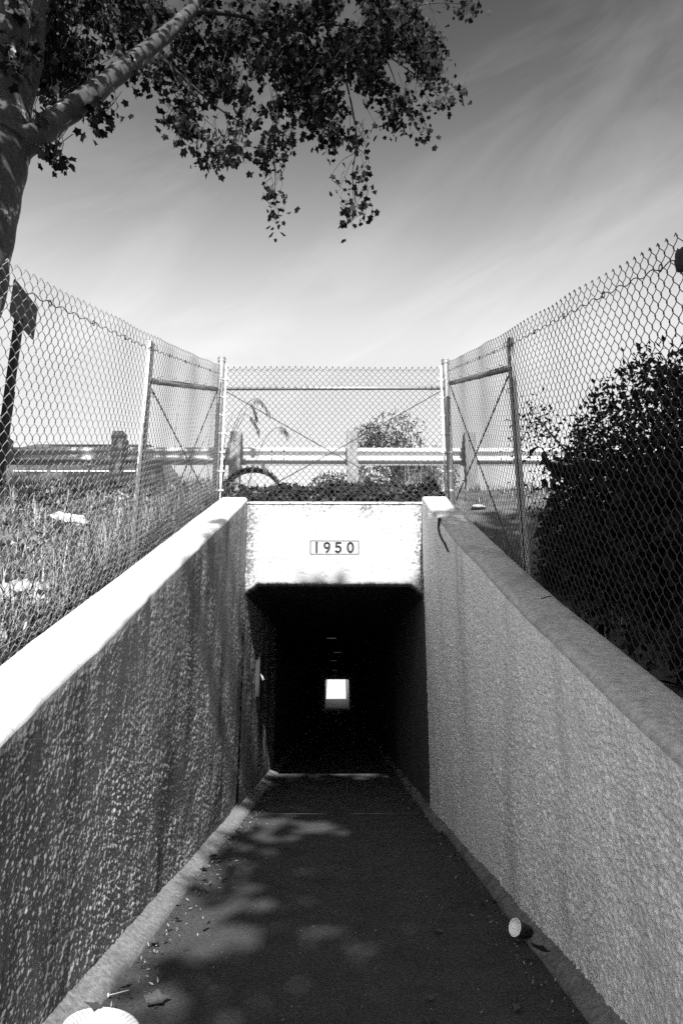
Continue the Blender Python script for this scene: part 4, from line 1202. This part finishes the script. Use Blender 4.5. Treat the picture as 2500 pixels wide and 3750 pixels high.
# bank of dead leaves and ivy right behind the front fence
g = np.random.default_rng(31)
n = 5200
X = g.uniform(-1.3, 1.26, n); Y = 7.70 + g.random(n) ** 1.3 * 0.95
hh = 0.07 + 0.15 * fbm(X * 3, Y * 3, 14); hh *= np.clip((9.0 - Y) / .6, .1, 1)
P = np.stack([X, Y, land(X, Y) + g.random(n) * hh], 1)
tn = np.where(g.random(n) < .10, g.uniform(.08, .2, n), g.uniform(.012, .035, n))
o = link('leaf_bank', leaf_cloud('leaf_bank', P, g.uniform(.045, .10, n), tn, IVY, .3, 32, fold=.4), M_LEAF)
tag(o, 'dark bank of ivy and dead leaves right behind the front fence', 'leaves', kind='stuff')

# ------------------------------------------------------------------ reeds leaning out of the left corner
def reed(label, base, stalks, seed):
    t = thing('reed', label, 'reed', base)
    rg = random.Random(seed); B = Vector(base)
    for pts, head in stalks:
        path = smooth_path([at(*p) for p in pts], 6)
        b = MB(); n = len(path); b.tube([p - B for p in path], [.0055 - .004 * i / n for i in range(n)], 5, False)
        s = b.build('stalk', M_REED, t, True)
        if head:
            hb = MB()
            m_ = int(n * 0.68)
            for i in range(m_, n):
                for k in range(5):
                    a = path[i] + Vector((rg.gauss(0, .008), rg.gauss(0, .02), 0))
                    l_ = rg.uniform(.04, .11)
                    e = a + Vector((rg.uniform(0, .025), rg.gauss(0, .012), -l_))
                    mid = (a + e) / 2 + Vector((rg.uniform(-.004, .004), 0, 0))
                    hb.tube([a - B, mid - B, e - B], [.001, rg.uniform(.004, .008), .0008], 4, False)
            hb.build('seed_head', M_REED, t)
    return t
reed('tall dry reed with drooping seed heads leaning over the left corner post', (-1.36, 7.80, 3.3),
     [([(805, 1825, 7.8), (832, 1640, 7.85), (875, 1520, 7.9), (912, 1472, 7.95), (950, 1462, 8.0), (985, 1510, 8.05)], True),
      ([(805, 1825, 7.8), (840, 1640, 7.9), (890, 1530, 7.95), (908, 1475, 8.0), (928, 1490, 8.0), (938, 1525, 8.0)], True),
      ([(805, 1825, 7.8), (835, 1640, 7.9), (880, 1530, 7.95), (900, 1516, 8.0), (930, 1540, 8.0), (946, 1575, 8.0)], True),
      ([(800, 1830, 7.75), (818, 1650, 7.8), (835, 1560, 7.8), (860, 1500, 7.8)], False),
      ([(800, 1830, 7.75), (850, 1720, 7.8), (920, 1650, 7.85)], False), ([(800, 1830, 7.75), (840, 1760, 7.8), (900, 1730, 7.8)], False),
      ([(790, 1850, 7.7), (760, 1700, 7.75), (775, 1560, 7.8)], False)], 3)
reed('thin reed with one drooping seed head standing behind the front fence', (-0.75, 8.0, 3.45),
     [([(900, 1800, 8.0), (955, 1640, 8.05), (985, 1590, 8.1), (1015, 1566, 8.1), (1040, 1568, 8.1), (1052, 1588, 8.1)], True),
      ([(905, 1800, 8.0), (930, 1700, 8.05), (960, 1690, 8.1), (970, 1720, 8.1)], True)], 5)
reed('dry leaning stalks behind the left fence near the corner post', (-1.7, 6.9, 3.0),
     [([(640, 1900, 6.8), (690, 1750, 6.8), (735, 1640, 6.8), (760, 1590, 6.8)], False), ([(660, 1910, 6.9), (720, 1760, 6.9), (790, 1640, 6.9)], False),
      ([(620, 1920, 6.6), (640, 1760, 6.6), (642, 1600, 6.6), (655, 1480, 6.6)], False), ([(650, 1920, 6.7), (700, 1800, 6.7), (770, 1740, 6.7)], False),
      ([(700, 1900, 7), (760, 1820, 7), (830, 1770, 7)], False)], 8)

# ------------------------------------------------------------------ litter on the bank
def on_bank(px_, py_):
    d = ray(px_, py_); t = 2.0
    for _ in range(400):
        p = Vector((d[0] * t, d[1] * t, CAM_H + d[2] * t))
        if p.z < float(land(p.x, p.y)): break
        t += 0.02
    return p
p = on_bank(245, 1925)
o = crumple('cloth', M_CLOTH, None, (0.24, 0.085, 0.085), 22, .45, 4, .4); o.location = p + Vector((0, 0, .05)); o.rotation_euler = (0.1, 0.28, -0.3)
tag(o, 'white crumpled cloth lying in the grass on the left bank', 'cloth')
p = on_bank(70, 2235)
o = thing('plastic_sheet', 'grey folded plastic sheet with two small holes in the grass behind the left fence', 'plastic', p + Vector((0, .05, .02)))
cr_ = crumple('folded_sheet', M_GREYPLASTIC, o, (0.17, 0.13, 0.12), 41, .5, 4, .5); cr_.location = (-.05, .03, .05)
cr_ = crumple('torn_flap', M_GREYPLASTIC, o, (0.10, 0.05, 0.06), 47, .5, 3, .5); cr_.location = (.10, -.02, .02)
for dx in (-.035, .01):
    b = MB(); b.lathe([(0, 0), (.008, 0), (.014, .003), (.014, -.004)], 12); b.v = [(x + dx, -.105 + z, y - .01) for x, y, z in b.v]; b.build('hole_rim', M_CRACK, o)
for (px_, py_, s, lb) in ((75, 1878, .05, 'small white paper scrap on the left bank beside the sign post side of the cloth'), (690, 1822, .10, 'white paper scrap in the grass beside the left corner post'),
                          (1752, 1868, .11, 'pale paper scrap on the shaded right bank behind the fence'), (1560 + 90, 1800, .06, 'small pale scrap beside the right corner post')):
    p = on_bank(px_, py_)
    o = crumple('paper_scrap', M_WHITE, None, (s, s * .6, s * .35), int(px_), .4, 3, .4); o.location = p + Vector((0, 0, .03)); tag(o, lb, 'paper')
b = MB(); b.tube(smooth_path([on_bank(0, 1850) + Vector((0, 0, .12)), on_bank(60, 1862) + Vector((0, 0, .10)), on_bank(170, 1885) + Vector((0, 0, .05))]), .008, 6)
tag(b.build('dry_stick', M_REED, None, True), 'long pale stick lying in the grass at the left frame edge', 'stick')

# ------------------------------------------------------------------ things on the walkway floor
pc = at_floor(362, 3835, 0.0); pc.z = 0.018
plate = thing('paper_plate', 'dirty white paper plate with fluted rim at the foot of the left kerb', 'plate', pc)
seg = 72; b = MB()
prof = [(0.0, 0.004), (0.05, 0.004), (0.085, 0.005), (0.093, 0.009), (0.105, 0.018), (0.126, 0.024), (0.131, 0.024), (0.126, 0.021), (0.10, 0.012), (0.09, 0.002), (0.0, 0.0)]
for i, (r, z) in enumerate(prof):
    for k in range(seg):
        a = 2 * math.pi * k / seg
        fl = 0.0022 * (1 if k % 2 else -1) if 0.092 < r < 0.128 else 0
        b.v.append((r * math.cos(a), r * math.sin(a), z + fl))
for i in range(len(prof) - 1):
    for k in range(seg):
        k2 = (k + 1) % seg; b.f.append((i * seg + k, i * seg + k2, (i + 1) * seg + k2, (i + 1) * seg + k))
o = b.build('dish', M_WHITE, plate); plate.rotation_euler = (R(4), R(9), 0)
plate.location.z = 0.035
for (dx, dy, r) in ((-.05, .035, .004), (.045, -.01, .003), (.03, .03, .003), (.06, .045, .005)):
    b = MB(); b.lathe([(0, .003), (r * .7, .002), (r, 0), (0, -.001)], 7, (dx, dy, .0055)); b.build('food_crumb', M_CRACK, plate)

def floor_leaf(label, p, s, rz, me, group=None, m=None, tilt=0.2):
    o = bpy.data.objects.new('fallen_leaf', me); COL.objects.link(o)
    o.location = p; o.scale = (s, s, s); o.rotation_euler = (random.uniform(-tilt, tilt), random.uniform(-tilt, tilt), rz)
    return tag(o, label, 'leaf', group)
M_DRYDARK = mat('dark_dry_leaf', 0.035, 0.85, var=0.4, scale=12)
fl = [single_leaf('fallen_leaf', MAPLE, f, c, mm) for f, c, mm in ((.35, .3, M_LITTERLEAF), (.7, -.2, M_LITTERLEAF), (-.2, .5, M_DRYDARK), (.15, .2, M_DRYDARK))]
q_ = at_floor(385, 3708, 0.05)
floor_leaf('dark curled leaf lying on the rim of the paper plate', q_ + Vector((0, 0, .035)), .085, 2.2, fl[2])
q_ = at_floor(500, 3680, .012); floor_leaf('broad brown leaf on the floor just beside the paper plate', q_, .13, -1.2, fl[0], tilt=.1)
q_ = at_floor(1590, 3668, .008); floor_leaf('small pale leaf on the dark floor near the bottom edge, right of centre', q_, .05, .6, fl[0], tilt=.1)
q_ = at_floor(1922, 3692, .008); floor_leaf('pale leaf on the floor between the fallen cup and the bottom edge', q_, .06, 2.0, fl[1], tilt=.1)
q_ = at_floor(1572, 3724, .008); floor_leaf('pale leaf at the bottom edge with a dark shadow beside it', q_, .07, 3.0, fl[1], tilt=.3)
q_ = at_floor(1630, 3418, .006); floor_leaf('flat brown leaf in the middle of the floor left of the fallen cup', q_, .07, 1.1, fl[0], tilt=.05)
q_ = at_floor(2020, 3500, .03); floor_leaf('large dark curled leaf against the right kerb just behind the fallen cup', q_, .12, 1.9, fl[3], tilt=.6)
for i in range(64):
    y = random.uniform(2.9, 9.4); x = -0.90 + abs(random.gauss(0, .07)) - (0.03 if random.random() < .3 else 0)
    s = random.uniform(.025, .075)
    z = .012 if x > -.9 else .03
    floor_leaf('dry brown leaf in the litter along the foot of the left kerb', Vector((x, y, z)), s, random.uniform(0, 6.28), fl[i % 4], 'dry leaves along the left kerb', tilt=.5)
for i in range(22):
    y = random.uniform(3.0, 7.4); x = .90 - abs(random.gauss(0, .05))
    floor_leaf('small dark leaf in the litter along the foot of the right kerb', Vector((x, y, .01)), random.uniform(.025, .06), random.uniform(0, 6.28), fl[i % 4], 'dark leaves along the right kerb', tilt=.4)
# crumbs of leaf and grit swept against both kerbs
g = np.random.default_rng(90)
n = 2600
sdv = np.where(g.random(n) < .62, -1, 1)
Y = g.uniform(2.5, 9.5, n); X = np.where(sdv < 0, -.91 + np.abs(g.normal(0, .09, n)), .915 - np.abs(g.normal(0, .09, n)))
P = np.stack([X, Y, np.full(n, .012)], 1)
o = link('floor_litter', leaf_cloud('floor_litter', P, g.uniform(.006, .026, n), np.where(g.random(n) < .2, .25, .035), SLIM, 0, 91, up=0.0), M_LEAF)
tag(o, 'fine leaf crumbs and grit swept along the kerbs', 'litter', kind='stuff')
n = 1500
X = g.uniform(-.85, .85, n); Y = 2.6 + 7 * g.random(n) ** 1.3
P = np.stack([X, Y, np.full(n, .006)], 1)
o = link('floor_grit', leaf_cloud('floor_grit', P, g.uniform(.003, .012, n), np.where(g.random(n) < .35, .3, .03), SLIM, 0, 95, up=0.0), M_LEAF)
tag(o, 'grit and specks scattered over the walkway floor', 'grit', kind='stuff')

# cup lying on its side
cp = at_floor(1952, 3450, 0.0)
cup = thing('paper_cup', 'dark paper cup with white inside lying against the right kerb', 'cup', cp + Vector((-.02, 0, .042)))
b = MB(); b.lathe([(0.0, 0.003), (.026, 0.003), (.027, 0.0), (.029, 0.0), (.040, .088), (.0415, .092), (.040, .095), (.0385, .092)], 28); sh1 = b.build('shell', M_CUP, cup, True)
b = MB(); b.lathe([(0.0, 0.006), (.0265, 0.006), (.0383, .0925)], 28); b.build('lining', M_CUPIN, cup, True)
b = MB()
ring = [(.0395 * math.cos(a * math.pi / 14), .0395 * math.sin(a * math.pi / 14), .0935) for a in range(29)]
b.tube(ring, .0022, 6, False); b.build('rim', M_CUPIN, cup, True)
d = Vector((-.80, -.42, .36)).normalized()
cup.rotation_euler = d.to_track_quat('Z', 'Y').to_euler()

# cotton bud on the kerb
sw = thing('cotton_bud', 'white cotton bud lying at the foot of the left kerb above the paper plate', 'cotton bud', at_floor(405, 3644, .02))
b = MB(); b.tube([(-.005, 0, 0), (.062, .03, .006)], .0018, 6); b.build('stick', M_WHITE, sw)
b = MB(); b.lathe([(0, -.009), (.004, -.006), (.005, 0), (.004, .006), (0, .009)], 8, (-.008, -.001, 0)); b.build('tip', M_WHITE, sw, True)
# twig on the right wall cap
b = MB(); yv = 3.05
b.tube(smooth_path([at_x(1980, 2192, 1.12), at_x(2000, 2186, 1.14), at_x(2018, 2184, 1.16)]), .003, 5)
o = b.build('twig', M_TWIG, None, True); o.location.z += .0
tag(o, 'small dark twig lying on the right wall cap', 'twig')
